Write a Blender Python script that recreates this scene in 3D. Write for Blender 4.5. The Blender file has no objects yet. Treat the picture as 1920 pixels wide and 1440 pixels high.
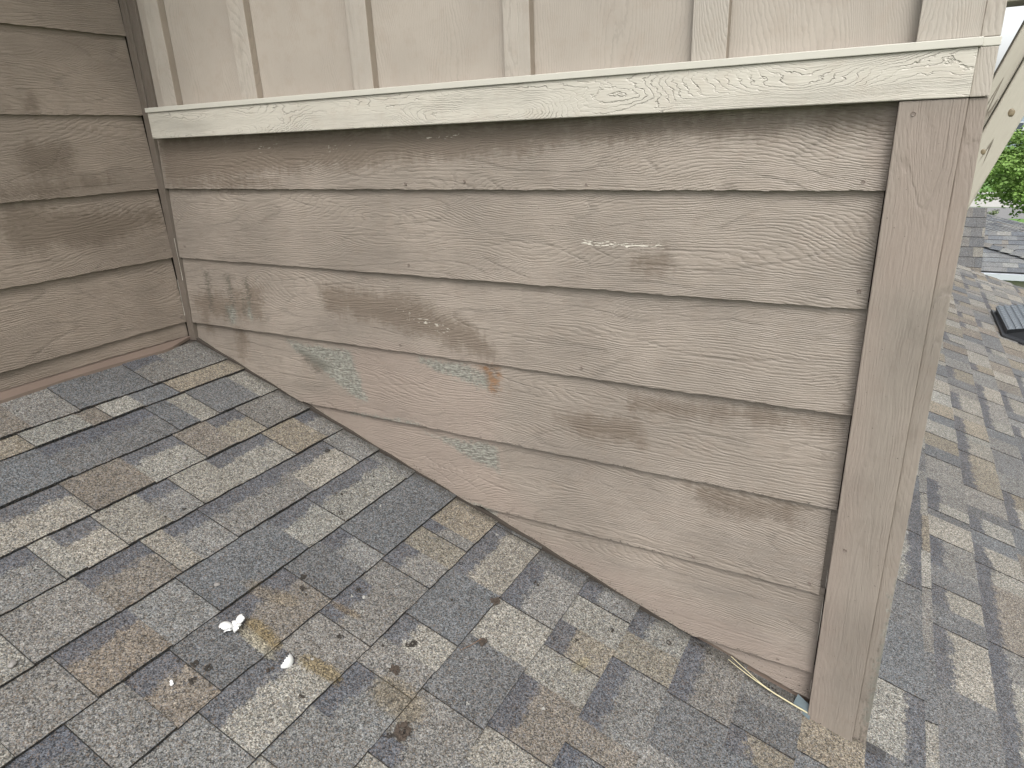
# dormer wall and shingle roof corner, built in metres; tables below are positions on the walls and the roof
TABS=[(['G', 'Gu', 'D', 'D', 'G', 'B'], [-0.156, -0.264, -0.378, -0.483, -0.607]), (['T', 'D', 'L', 'B', 'L', 'T', 'D'], [-0.237, -0.35, -0.444, -0.5, -0.642, -0.781]), (['L', 'D', 'L', 'D', 'Du', 'D', 'G'], [-0.073, -0.221, -0.285, -0.352, -0.642, -0.825]), (['G', 'Tu', 'B', 'Lu', 'B', 'Lu', 'G'], [-0.17, -0.271, -0.376, -0.526, -0.677, -0.884]), (['Gu', 'T', 'Lu', 'L', 'Gu', 'L', 'Lu', 'L', 'Gu', 'L'], [-0.071, -0.195, -0.383, -0.495, -0.581, -0.691, -0.782, -0.827, -0.949]), (['G', 'Lu', 'Gu', 'Gu', 'L', 'Bu', 'G', 'L'], [-0.088, -0.267, -0.516, -0.612, -0.666, -0.811, -0.969]), (['G', 'Lu', 'Lu', 'D', 'G', 'Bu', 'G', 'L'], [-0.046, -0.3, -0.428, -0.682, -0.794, -0.941, -1.077]), (['D', 'Gu', 'D', 'Bu', 'D', 'Bu', 'G', 'Du', 'G'], [-0.32, -0.39, -0.507, -0.692, -0.801, -0.894, -1.0, -1.105]), (['T', 'Gu', 'T', 'Gu', 'G', 'Gu', 'G', 'Lu', 'G', 'G'], [-0.123, -0.164, -0.245, -0.33, -0.411, -0.545, -0.66, -0.851, -0.961]), (['Gu', 'Lu', 'D', 'Lu', 'G', 'Gu', 'G', 'L'], [-0.011, -0.23, -0.418, -0.502, -0.585, -0.713, -0.837]), (['D', 'Gu', 'L', 'D', 'G', 'Gu', 'L'], [-0.06, -0.228, -0.365, -0.546, -0.667, -0.716]), (['Gu', 'L', 'Tu', 'L', 'Bu', 'L', 'G'], [-0.074, -0.178, -0.272, -0.372, -0.527, -0.614]), (['Lu', 'T', 'Gu', 'B', 'Du', 'G'], [-0.092, -0.189, -0.388, -0.455, -0.515]), (['Gu', 'D', 'G'], [-0.191, -0.344]), (['G', 'D', 'Tu', 'D'], [-0.065, -0.166, -0.237]), (['T', 'D'], [-0.128])]
RIGHT={'P': (['Du', 'Ld', 'D', 'D', 'Ld', 'Gd', 'Ld'], [0.012, 0.246, 0.509, 0.735, 0.994, 1.076, 1.402]), 'S': (['D', 'L', 'D', 'G', 'L'], [0.025, 0.188, 0.453, 0.77, 0.99]), 'Q': (['D', 'Lu', 'D', 'Lu', 'D', 'Gu', 'L', 'D', 'Lu', 'Gu'], [0.354, 0.608, 0.71, 0.821, 0.942, 1.13, 1.282, 1.338, 1.414, 1.607]), 'U': (['Lu', 'Gu', 'Bu', 'Lu', 'Lu', 'D', 'Lu', 'D'], [0.522, 0.664, 0.993, 1.099, 1.229, 1.33, 1.447, 1.527])}
LINES=[0.03, 0.179, 0.257, 0.405, 0.543, 0.68, 0.82, 0.957, 1.102, 1.245, 1.387, 1.535, 1.68, 1.82, 1.966, 2.11, 2.254]
MASK={'moss': [[(0.441, -0.656), (0.541, -0.662), (0.706, -0.66), (0.726, -0.721), (0.758, -0.813), (0.716, -0.813), (0.653, -0.78), (0.531, -0.712), (0.471, -0.688)], [(0.943, -0.654), (1.094, -0.65), (1.16, -0.669), (1.172, -0.685), (1.164, -0.717), (1.124, -0.711), (1.02, -0.688), (0.949, -0.669)], [(0.943, -0.878), (1.048, -0.879), (1.186, -0.871), (1.185, -0.951), (1.109, -0.934), (1.017, -0.898)], [(0.667, -0.853), (0.931, -0.843), (0.945, -0.857), (0.673, -0.87)], [(0.205, -0.568), (0.252, -0.564), (0.25, -0.629), (0.218, -0.632)], [(0.314, -0.538), (0.328, -0.6), (0.318, -0.619), (0.296, -0.589)], [(1.07, -1.055), (1.173, -1.072), (1.163, -1.1), (1.085, -1.086)]], 'rust': [[(1.128, -0.648), (1.204, -0.642), (1.2, -0.718), (1.18, -0.733), (1.168, -0.704), (1.157, -0.669)]], 'brown': [[(0.059, -0.085), (0.293, -0.073), (0.558, -0.076), (0.538, -0.126), (0.416, -0.13), (0.248, -0.13), (0.107, -0.162), (0.035, -0.155)], [(0.637, -0.084), (0.82, -0.079), (0.999, -0.075), (1.547, -0.075), (1.979, -0.076), (1.983, -0.104), (1.548, -0.121), (1.121, -0.121), (0.813, -0.126), (0.683, -0.134)], [(0.618, -0.488), (0.896, -0.486), (1.135, -0.548), (1.189, -0.623), (1.129, -0.625), (0.885, -0.573), (0.633, -0.545)], [(0.093, -0.548), (0.143, -0.544), (0.114, -0.665), (0.08, -0.669)], [(0.048, -0.551), (0.383, -0.533), (0.368, -0.596), (0.182, -0.614), (0.037, -0.59)], [(0.25, -0.515), (0.289, -0.519), (0.276, -0.569), (0.236, -0.565)], [(0.314, -0.496), (0.391, -0.498), (0.366, -0.562), (0.318, -0.559)], [(0.238, -0.638), (0.269, -0.634), (0.248, -0.741), (0.221, -0.744)], [(0.043, -0.176), (0.523, -0.186), (0.518, -0.21), (0.045, -0.208)], [(1.343, -0.755), (1.563, -0.731), (1.577, -0.782), (1.443, -0.801)], [(1.695, -0.875), (1.934, -0.863), (1.928, -0.911), (1.746, -0.925)], [(1.549, -0.673), (1.972, -0.659), (1.975, -0.681), (1.549, -0.706)], [(1.541, -0.361), (1.621, -0.335), (1.634, -0.367), (1.553, -0.377)]], 'pink': [[(0.47, -0.85), (1.199, -0.648), (1.18, -0.939), (1.29, -1.05), (1.171, -1.115), (0.752, -0.978)], [(0.676, -0.668), (0.802, -0.622), (1.199, -0.648), (1.129, -0.95), (0.767, -0.871)], [(1.121, -1.085), (2.018, -1.243), (2.011, -1.388), (1.73, -1.295)], [(1.971, -0.076), (2.087, -0.081), (2.109, -0.268), (2.013, -0.27)]], 'chip': [[(1.016, -0.097), (1.123, -0.09), (1.12, -0.095), (1.019, -0.102)], [(1.427, -0.318), (1.48, -0.32), (1.61, -0.323), (1.61, -0.331), (1.467, -0.333), (1.427, -0.334)], [(1.039, -0.333), (1.193, -0.324), (1.193, -0.331), (1.045, -0.342)], [(0.856, -0.508), (1.074, -0.554), (1.064, -0.584), (0.925, -0.556)], [(0.433, -0.095), (0.554, -0.092), (0.549, -0.115), (0.463, -0.119)], [(0.697, -0.102), (0.86, -0.101), (0.786, -0.11), (0.708, -0.124)]], 'dark': [[(0.483, -0.676), (0.57, -0.7), (0.628, -0.721), (0.568, -0.757), (0.511, -0.722)], [(0.2, -0.565), (0.221, -0.563), (0.222, -0.617), (0.201, -0.619)], [(0.289, -0.519), (0.305, -0.532), (0.297, -0.603), (0.281, -0.59)], [(1.155, -0.645), (1.175, -0.646), (1.167, -0.723), (1.152, -0.688)]]}
MASKL={'brown': [[(-0.363, -0.082), (-0.304, -0.069), (-0.239, -0.09), (-0.257, -0.144), (-0.346, -0.154), (-0.382, -0.137)], [(-0.445, -0.188), (-0.389, -0.177), (-0.253, -0.176), (-0.14, -0.172), (-0.144, -0.186), (-0.3, -0.2), (-0.452, -0.213)], [(-0.321, 0.033), (-0.309, 0.034), (-0.313, 0.012), (-0.324, 0.012)], [(-0.45, -0.206), (-0.326, -0.239), (-0.102, -0.278), (-0.013, -0.263), (-0.022, -0.319), (-0.17, -0.348), (-0.408, -0.342), (-0.473, -0.291)]]}
NAILS=[(0.961, -0.201), (1.133, -0.195), (1.441, -0.204), (1.969, -0.199), (0.064, -0.39), (0.948, -0.401), (1.42, -0.403), (1.987, -0.394), (0.895, -0.622), (1.429, -0.618), (1.989, -0.622), (1.991, -0.655), (0.924, -0.835), (1.717, -1.056), (1.972, -1.047), (1.927, -1.275), (1.981, -1.256)]
NAILSL=[(-0.025, -0.402), (-0.017, -0.622)]
DEB={'egg1': (1.004, -0.692), 'egg2': (1.144, -0.679), 'pebble': [(0.513, -0.422), (0.899, -0.642), (0.796, -0.992)], 'crumb': [(1.011, -0.502), (1.035, -0.525), (1.022, -0.792), (1.046, -0.784), (1.182, -0.568), (1.128, -0.445), (1.315, -0.556), (1.305, -0.487), (1.311, -0.476), (1.22, -0.715), (1.423, -0.649), (1.401, -0.671), (1.047, -0.821), (0.724, -0.118), (0.928, -0.287), (1.438, -0.127)], 'brown': [(1.385, -0.252), (1.426, -0.371), (1.134, -0.714), (1.414, -0.649), (1.321, -0.554)], 'white': [(1.024, -0.846), (1.128, -0.471), (1.15, -0.455), (1.174, -0.487), (1.309, -0.556), (1.177, -0.642), (1.481, -0.519), (1.609, -0.424), (0.979, -0.189), (1.27, -0.051)], 'dark': [(1.264, -0.523), (1.313, -0.48), (1.304, -0.321), (1.388, -0.55), (0.914, -0.142), (0.891, -0.11), (0.938, -0.132), (1.051, -0.534), (0.664, -0.54), (0.658, -0.586), (1.518, -0.44), (1.505, -0.537), (1.653, -0.131), (1.588, -0.108), (1.652, -0.123), (1.251, -0.65), (1.059, -0.916), (0.994, -0.81), (0.947, -0.852), (1.594, -0.213), (0.88, -0.229)], 'twig': [(1.398, -0.426), (1.41, -0.4), (1.418, -0.369)], 'straw': [(1.919, 0.002), (1.974, -0.01), (2.042, -0.017), (2.146, -0.015)], 'straw2': [(1.923, 0.014), (1.965, -0.001), (2.001, -0.013)], 'ring': (1.78, -0.059), 'yolk': [(1.031, -0.668), (1.091, -0.667), (1.179, -0.681), (1.238, -0.684), (1.139, -0.514), (0.964, -0.564), (1.151, -0.56), (1.195, -0.575)]}
import bpy, bmesh, math, random
import numpy as np
from mathutils import Vector, Matrix

# ------------------------------------------------------------------ camera, world, sun, exposure
scene = bpy.context.scene
col = scene.collection
CAM = Vector((2.0252337, -1.3840060, -0.0988183))
cd = bpy.data.cameras.new('camera'); cam = bpy.data.objects.new('camera', cd); col.objects.link(cam)
RX = (0.87583203, 0.48118879, -0.03708927)
DN = (0.13610798, -0.32000373, -0.93758852)
FW = (-0.46302579, 0.81612191, -0.34576315)
cam.matrix_world = Matrix(((RX[0], -DN[0], -FW[0], CAM.x), (RX[1], -DN[1], -FW[1], CAM.y), (RX[2], -DN[2], -FW[2], CAM.z), (0, 0, 0, 1)))
cd.sensor_width = 36.0; cd.lens = 36.0 * 1263.126 / 1920; cd.clip_start = 0.02; cd.clip_end = 3000
scene.camera = cam
SUN_EL = math.radians(52); SUN_DIR = Vector((0.42, -0.72, 0)).normalized()
world = bpy.data.worlds.new('World'); scene.world = world; world.use_nodes = True
wn = world.node_tree; bgn = wn.nodes['Background']
sky = wn.nodes.new('ShaderNodeTexSky'); sky.sky_type = 'NISHITA'; sky.sun_disc = False
sky.sun_elevation = SUN_EL; sky.sun_rotation = math.atan2(SUN_DIR.x, SUN_DIR.y)
sky.air_density = 1.0; sky.dust_density = 4.0; sky.ozone_density = 1.0
hs = wn.nodes.new('ShaderNodeHueSaturation'); hs.inputs['Saturation'].default_value = 0.16   # overcast: nearly white
wn.links.new(sky.outputs[0], hs.inputs['Color'])
wn.links.new(hs.outputs[0], bgn.inputs['Color']); bgn.inputs['Strength'].default_value = 0.15
sd = bpy.data.lights.new('sun', 'SUN'); sun = bpy.data.objects.new('sun', sd); col.objects.link(sun)
sd.energy = 0.9; sd.angle = math.radians(24); sd.color = (1.0, 0.965, 0.92)
sv = Vector((SUN_DIR.x * math.cos(SUN_EL), SUN_DIR.y * math.cos(SUN_EL), math.sin(SUN_EL)))
sun.rotation_euler = sv.to_track_quat('Z', 'Y').to_euler()
scene.view_settings.view_transform = 'Standard'; scene.view_settings.look = 'None'
scene.view_settings.exposure = 1.25; scene.view_settings.gamma = 1.0

# ------------------------------------------------------------------ constants
E = 0.2136            # exposure of one lap board
M = 0.34698453; C0 = -0.70022; KR = math.sqrt(1 + M * M)   # near roof plane z = C0 - M x
TH = math.atan(M)
rng = random.Random(7)
nrs = np.random.RandomState(5)

# ------------------------------------------------------------------ node helper
class NT:
    def __init__(s, name):
        s.m = bpy.data.materials.new(name); s.m.use_nodes = True
        s.t = s.m.node_tree; s.b = s.t.nodes['Principled BSDF']
    def n(s, typ, ins=None, **kw):
        nd = s.t.nodes.new(typ)
        for k, v in kw.items(): setattr(nd, k, v)
        if ins:
            for k, v in ins.items(): s.set(nd.inputs[k], v)
        return nd
    def set(s, sock, v):
        if isinstance(v, bpy.types.NodeSocket): s.t.links.new(v, sock)
        elif isinstance(v, bpy.types.Node): s.t.links.new(v.outputs[0], sock)
        else:
            if sock.type == 'RGBA' and len(v) == 3: v = (*v, 1)
            sock.default_value = v
    def math(s, op, a, b=0.0, c=0.0, clamp=False):
        nd = s.n('ShaderNodeMath', {0: a, 1: b, 2: c}, operation=op); nd.use_clamp = clamp; return nd.outputs[0]
    def vec(s, v, sc=(1, 1, 1), loc=(0, 0, 0), rot=(0, 0, 0)):
        return s.n('ShaderNodeMapping', {'Vector': v, 'Scale': sc, 'Location': loc, 'Rotation': rot}).outputs[0]
    def noise(s, v, scale=1.0, detail=2.0, rough=0.5, dist=0.0):
        return s.n('ShaderNodeTexNoise', {'Vector': v, 'Scale': scale, 'Detail': detail, 'Roughness': rough, 'Distortion': dist}).outputs[0]
    def ramp(s, v, a, b, lo=0.0, hi=1.0):
        return s.n('ShaderNodeMapRange', {'Value': v, 'From Min': a, 'From Max': b, 'To Min': lo, 'To Max': hi}, clamp=True, interpolation_type='SMOOTHSTEP').outputs[0]
    def mix(s, f, a, b, mode='MIX'):
        nd = s.n('ShaderNodeMix', data_type='RGBA', blend_type=mode); s.set(nd.inputs[0], f); s.set(nd.inputs[6], a); s.set(nd.inputs[7], b)
        return nd.outputs[2]
    def attr(s, name):
        return s.n('ShaderNodeAttribute', attribute_name=name)
    def uv(s): return s.n('ShaderNodeUVMap', uv_map='UVMap').outputs[0]
    def obj(s): return s.n('ShaderNodeTexCoord').outputs['Object']
    def bump(s, h, strength, dist, nrm=None):
        nd = s.n('ShaderNodeBump', {'Height': h, 'Strength': strength, 'Distance': dist})
        if nrm is not None: s.set(nd.inputs['Normal'], nrm)
        return nd.outputs[0]
    def fin(s, color, rough=0.6, nrm=None, spec=0.35, metal=0.0):
        s.set(s.b.inputs['Base Color'], color); s.set(s.b.inputs['Roughness'], rough)
        s.b.inputs['Specular IOR Level'].default_value = spec; s.b.inputs['Metallic'].default_value = metal
        if nrm is not None: s.set(s.b.inputs['Normal'], nrm)
        return s.m

def wood_paint(name, base, grain=1.0, lines=13.0, across=7.0, fine=1.0, masks=False, dark=0.0, knots=0.0, broad=True, mott=0.18, rough=0.5, dens=185.0, defl=50.0, jk=0.022, midk=1.0, ledgek=0.6, along=1.5, bd=0.0014):
    """embossed wood grain under paint; UV = metres along, across the grain"""
    s = NT(name); uv = s.uv()
    warp = s.n('ShaderNodeVectorMath', {0: uv, 1: s.n('ShaderNodeVectorMath', {0: s.n('ShaderNodeTexNoise', {'Vector': uv, 'Scale': 9.0, 'Detail': 3.0}).outputs[1], 'Scale': 0.012}, operation='SCALE').outputs[0]}, operation='ADD').outputs[0]
    field = s.noise(s.vec(warp, (along, across, 1)), 1.0, 1.4, 0.42)
    jit = s.noise(s.vec(uv, (45, 90, 1)), 1.0, 2.0, 0.6)
    f2 = s.math('MULTIPLY_ADD', jit, jk, field)
    fr = s.math('FRACT', s.math('MULTIPLY', f2, lines))
    ledge = s.math('SUBTRACT', s.ramp(fr, 0.90, 1.0), s.ramp(fr, 0.74, 0.90))          # a narrow groove along each ring
    broken = s.ramp(s.noise(s.vec(uv, (5, 22, 1), (3, 1, 0)), 1.0, 2.0), 0.42, 0.60)
    vv_ = s.n('ShaderNodeSeparateXYZ', {0: warp}).outputs[1]
    phase = s.math('MULTIPLY_ADD', field, defl, s.math('MULTIPLY', vv_, dens))
    phase = s.math('MULTIPLY_ADD', jit, 1.2, phase)
    mid = s.math('FRACT', phase); mid = s.math('PINGPONG', s.math('MULTIPLY', mid, 2.0), 1.0); mid = s.ramp(mid, 0.0, 0.75)
    mgate = s.ramp(s.noise(s.vec(uv, (9, 45, 1), (1, 4, 0)), 1.0, 2.0, 0.6), 0.30, 0.62, 0.5, 1.0)
    midh = s.math('MULTIPLY', mid, mgate)
    streak = s.noise(s.vec(warp, (14, 230, 1)), 1.0, 3.0, 0.6)
    streak = s.ramp(streak, 0.35, 0.7)
    pit = s.noise(s.vec(uv, (120, 260, 1)), 1.0, 2.0, 0.6)
    h = s.math('MULTIPLY', s.math('MULTIPLY', ledge, s.math('MULTIPLY_ADD', broken, 0.8, 0.2)), ledgek)
    h = s.math('MULTIPLY_ADD', midh, 0.60 * midk, h)
    h = s.math('MULTIPLY_ADD', streak, 0.50 * fine, h)
    h = s.math('MULTIPLY_ADD', pit, 0.30 * fine, h)
    ob = s.obj()
    big = s.noise(ob, 3.2, 3.0, 0.6)
    sm = s.noise(s.vec(ob, (1, 1, 1), (5, 2, 1)), 28.0, 3.0, 0.65)
    c = s.mix(s.ramp(big, 0.3, 0.7), tuple(x * (1 - mott * 0.7) for x in base), tuple(x * (1 + mott * 0.5) for x in base))
    c = s.mix(s.math('MULTIPLY', s.ramp(sm, 0.45, 0.75), 0.35), c, (base[0] * 0.86, base[1] * 0.80, base[2] * 0.76))
    gro = s.math('MULTIPLY', ledge, -1.0, clamp=True)
    c = s.mix(s.math('MULTIPLY', s.math('MULTIPLY', gro, broken), 0.30 * grain), c, tuple(x * 0.5 for x in base))
    c = s.mix(s.math('MULTIPLY', s.ramp(streak, 0.3, 0.9), 0.14 * grain), c, tuple(x * 0.6 for x in base))
    c = s.mix(s.math('MULTIPLY', s.math('MULTIPLY', s.ramp(mid, 0.45, 0.0), mgate), 0.26 * midk), c, tuple(x * 0.55 for x in base))
    r = s.math('MULTIPLY_ADD', sm, 0.25, rough - 0.1)
    if masks:
        hf = s.noise(s.vec(uv, (70, 170, 1)), 1.0, 4.0, 0.7)
        mf = s.noise(ob, 55.0, 4.0, 0.7)
        def msk(nm, nz, lo=0.42, hi=0.62, w=0.75):
            a = s.attr(nm).outputs['Fac']
            v = s.math('ADD', s.math('MULTIPLY', a, w), s.math('MULTIPLY', s.math('SUBTRACT', nz, 0.5), 2.0))
            return s.math('MULTIPLY', s.ramp(v, lo, hi), s.ramp(a, 0.02, 0.2))
        pk = s.attr('pink').outputs['Fac']
        c = s.mix(s.math('MULTIPLY', pk, 0.45), c, (0.225, 0.178, 0.150))
        mfg = s.noise(ob, 130.0, 3.0, 0.7)
        low = s.noise(ob, 11.0, 3.0, 0.6); vst = s.noise(s.vec(ob, (70, 70, 9)), 1.0, 2.0, 0.6)
        bn = s.math('MULTIPLY_ADD', mf, 0.25, s.math('MULTIPLY_ADD', hf, 0.35, s.math('MULTIPLY_ADD', low, 0.35, s.math('MULTIPLY', vst, 0.2))))
        bn = s.math('SUBTRACT', bn, 0.075)
        c = s.mix(s.math('MULTIPLY', msk('brown', bn, 0.08, 0.58, 0.68), 0.76), c, (0.108, 0.084, 0.064))
        gcol = s.mix(s.ramp(hf, 0.42, 0.6), (0.095, 0.096, 0.084), (0.235, 0.240, 0.208))
        c = s.mix(s.math('MULTIPLY', msk('moss', s.math('MULTIPLY_ADD', mfg, 0.5, s.math('MULTIPLY', mf, 0.5)), 0.18, 0.66, 0.66), 0.82), c, gcol)
        c = s.mix(s.math('MULTIPLY', msk('dark', hf, 0.20, 0.70, 0.62), 0.65), c, (0.065, 0.058, 0.046))
        rc = s.mix(s.ramp(mf, 0.40, 0.62), (0.085, 0.060, 0.040), (0.165, 0.085, 0.038))
        c = s.mix(s.math('MULTIPLY', msk('rust', mf, 0.05, 0.90, 0.66), 0.8), c, rc)
        chipn = s.noise(s.vec(uv, (60, 300, 1)), 1.0, 2.0, 0.6)
        ca_ = s.attr('chip').outputs['Fac']; ch = s.math('MULTIPLY', s.ramp(s.math('MULTIPLY_ADD', ca_, 0.15, chipn), 0.75, 0.78), ca_, clamp=True)
        c = s.mix(s.math('MULTIPLY', ch, 0.95), c, (0.46, 0.43, 0.37))
        h = s.math('MULTIPLY_ADD', ch, -0.6, h)
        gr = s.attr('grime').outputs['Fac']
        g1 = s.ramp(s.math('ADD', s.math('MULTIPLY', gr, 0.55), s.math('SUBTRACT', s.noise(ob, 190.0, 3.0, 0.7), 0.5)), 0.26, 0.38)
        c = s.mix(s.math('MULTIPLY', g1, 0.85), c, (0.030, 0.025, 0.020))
        dots = s.ramp(s.noise(ob, 230.0, 1.0, 0.4), 0.785, 0.82)
        c = s.mix(s.math('MULTIPLY', dots, 0.8), c, (0.04, 0.033, 0.026))
    nrm = s.bump(h, 0.85 * grain, bd)
    return s.fin(c, r, nrm, 0.35)

def plain(name, base, rough=0.6, nz=40, var=0.12, bumpd=0.0005, metal=0.0, spec=0.4, bstr=0.5):
    s = NT(name); ob = s.obj(); n = s.noise(ob, nz, 4.0, 0.6)
    c = s.mix(n, tuple(x * (1 - var) for x in base), tuple(min(1, x * (1 + var)) for x in base))
    return s.fin(c, s.math('MULTIPLY_ADD', n, 0.2, rough - 0.1), s.bump(n, bstr, bumpd), spec, metal)

TAUPE = (0.212, 0.182, 0.153)
MAT = {}
MAT['siding'] = wood_paint('taupe_siding', TAUPE, 1.0, 12.0, 6.0, masks=True, mott=0.22)
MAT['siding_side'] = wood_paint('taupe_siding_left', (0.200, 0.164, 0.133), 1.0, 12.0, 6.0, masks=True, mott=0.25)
MAT['trim'] = wood_paint('taupe_trim', (0.182, 0.158, 0.134), 0.8, 11.0, 9.0, masks=True, fine=0.9, mott=0.2, dens=150.0, defl=50.0, midk=0.4)
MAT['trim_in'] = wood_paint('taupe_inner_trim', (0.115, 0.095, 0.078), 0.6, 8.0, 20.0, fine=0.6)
MAT['band'] = wood_paint('cream_band', (0.396, 0.372, 0.324), 1.0, 52.0, 11.0, fine=0.12, jk=0.034, mott=0.05, rough=0.42, midk=0.12, ledgek=1.0, along=2.2, bd=0.0022)
MAT['cream'] = wood_paint('cream_batten', (0.300, 0.270, 0.234), 0.45, 4.0, 8.0, fine=1.0, mott=0.08)
MAT['panel'] = wood_paint('cream_panel', (0.288, 0.255, 0.219), 0.30, 3.0, 5.0, fine=0.9, mott=0.12)
MAT['cap'] = plain('cream_cap', (0.40, 0.385, 0.34), 0.45, 30, 0.05)
MAT['flash'] = plain('brown_flashing', (0.135, 0.102, 0.083), 0.5, 14, 0.15)
MAT['batten_side'] = wood_paint('darker_batten_side', (0.205, 0.172, 0.138), 0.4, 4.0, 8.0)
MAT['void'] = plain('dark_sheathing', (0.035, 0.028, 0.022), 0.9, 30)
MAT['nail'] = plain('painted_nail', (0.13, 0.105, 0.088), 0.5, 90, 0.3)
MAT['steel'] = plain('zinc_flashing', (0.085, 0.11, 0.12), 0.5, 60, 0.25, metal=0.3)
MAT['caulk'] = plain('white_caulk', (0.62, 0.59, 0.53), 0.5, 150, 0.2)

# ------------------------------------------------------------------ mesh helpers
class MB:
    def __init__(s): s.v = []; s.f = []; s.uv = []; s.mi = []
    def quad(s, a, b, c, d, uv=None, mi=0):
        i = len(s.v); s.v += [a, b, c, d]; s.f.append((i, i + 1, i + 2, i + 3)); s.uv += uv if uv else [(0, 0)] * 4; s.mi.append(mi)
    def tri(s, a, b, c, uv=None, mi=0):
        i = len(s.v); s.v += [a, b, c]; s.f.append((i, i + 1, i + 2)); s.uv += uv if uv else [(0, 0)] * 3; s.mi.append(mi)
    def box(s, lo, hi, long=0, off=(0, 0), mi=0):
        """axis aligned box; UV along 'long' axis first"""
        x0, y0, z0 = lo; x1, y1, z1 = hi
        P = [(x0, y0, z0), (x1, y0, z0), (x1, y1, z0), (x0, y1, z0), (x0, y0, z1), (x1, y0, z1), (x1, y1, z1), (x0, y1, z1)]
        for f in ((0, 3, 2, 1), (4, 5, 6, 7), (0, 1, 5, 4), (1, 2, 6, 5), (2, 3, 7, 6), (3, 0, 4, 7)):
            ax = [k for k in range(3) if len({P[i][k] for i in f}) > 1]
            oth = [k for k in ax if k != long] or [ax[0]]
            l = long if long in ax else ax[-1]
            o = [k for k in ax if k != l][0]
            s.quad(*[P[i] for i in f], uv=[(P[i][l] + off[0], P[i][o] + off[1]) for i in f], mi=mi)
    def obj(s, name, mat, parent=None, bevel=0.0, smooth=False, weld=True):
        me = bpy.data.meshes.new(name); me.from_pydata([tuple(v) for v in s.v], [], s.f)
        uvl = me.uv_layers.new(name='UVMap'); uvl.data.foreach_set('uv', np.array(s.uv, dtype=np.float32).ravel())
        for m_ in (mat if isinstance(mat, (list, tuple)) else [mat]): me.materials.append(m_)
        me.polygons.foreach_set('material_index', s.mi)
        if weld:
            bm = bmesh.new(); bm.from_mesh(me); bmesh.ops.remove_doubles(bm, verts=bm.verts, dist=1e-5)
            bm.to_mesh(me); bm.free()
        if smooth: me.polygons.foreach_set('use_smooth', [True] * len(me.polygons))
        me.update()
        o = bpy.data.objects.new(name, me); col.objects.link(o)
        if parent: o.parent = parent
        if bevel > 0:
            b = o.modifiers.new('bevel', 'BEVEL'); b.width = bevel; b.segments = 2; b.limit_method = 'ANGLE'
        return o

def tag(o, label=None, cat=None, group=None, kind=None):
    if label: o['label'] = label
    if cat: o['category'] = cat
    if group: o['group'] = group
    if kind: o['kind'] = kind
    return o
def thing(name, label, cat, loc=(0, 0, 0), group=None):
    o = bpy.data.objects.new(name, None); col.objects.link(o); o.location = loc; o.empty_display_size = 0.1
    return tag(o, label, cat, group)
def roofz(x): return C0 - M * x

def poly_mask(pts, P, soft=0.006):
    """soft inside mask of polygon P at points pts (N,2)"""
    P = np.array(P); N = len(P); inside = np.zeros(len(pts), bool); d = np.full(len(pts), 1e9)
    for i in range(N):
        a = P[i]; b = P[(i + 1) % N]; ab = b - a
        t = np.clip(((pts - a) @ ab) / (ab @ ab + 1e-12), 0, 1); q = a + t[:, None] * ab
        d = np.minimum(d, np.hypot(*(pts - q).T))
        cond = (a[1] > pts[:, 1]) != (b[1] > pts[:, 1])
        xi = a[0] + (pts[:, 1] - a[1]) * ab[0] / (ab[1] if abs(ab[1]) > 1e-12 else 1e-12)
        inside ^= cond & (pts[:, 0] < xi)
    sd_ = np.where(inside, d, -d)
    return np.clip(sd_ / (2 * soft) + 0.5, 0, 1)

def set_attrs(o, plane_pts, masks, grime, names=('moss', 'rust', 'brown', 'pink', 'chip', 'dark')):
    me = o.data; n = len(me.vertices)
    for nm in names:
        v = np.zeros(n)
        for ip, P in enumerate(masks.get(nm, [])):
            v = np.maximum(v, (2.15 if nm == 'chip' and ip < 2 else 1.0) * poly_mask(plane_pts, P, {'chip': 0.008, 'pink': 0.03, 'brown': 0.034, 'moss': 0.013, 'rust': 0.012, 'dark': 0.014}.get(nm, 0.008)))
        a = me.attributes.new(nm, 'FLOAT', 'POINT'); a.data.foreach_set('value', v.astype(np.float32))
    a = me.attributes.new('grime', 'FLOAT', 'POINT'); a.data.foreach_set('value', grime.astype(np.float32))

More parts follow.
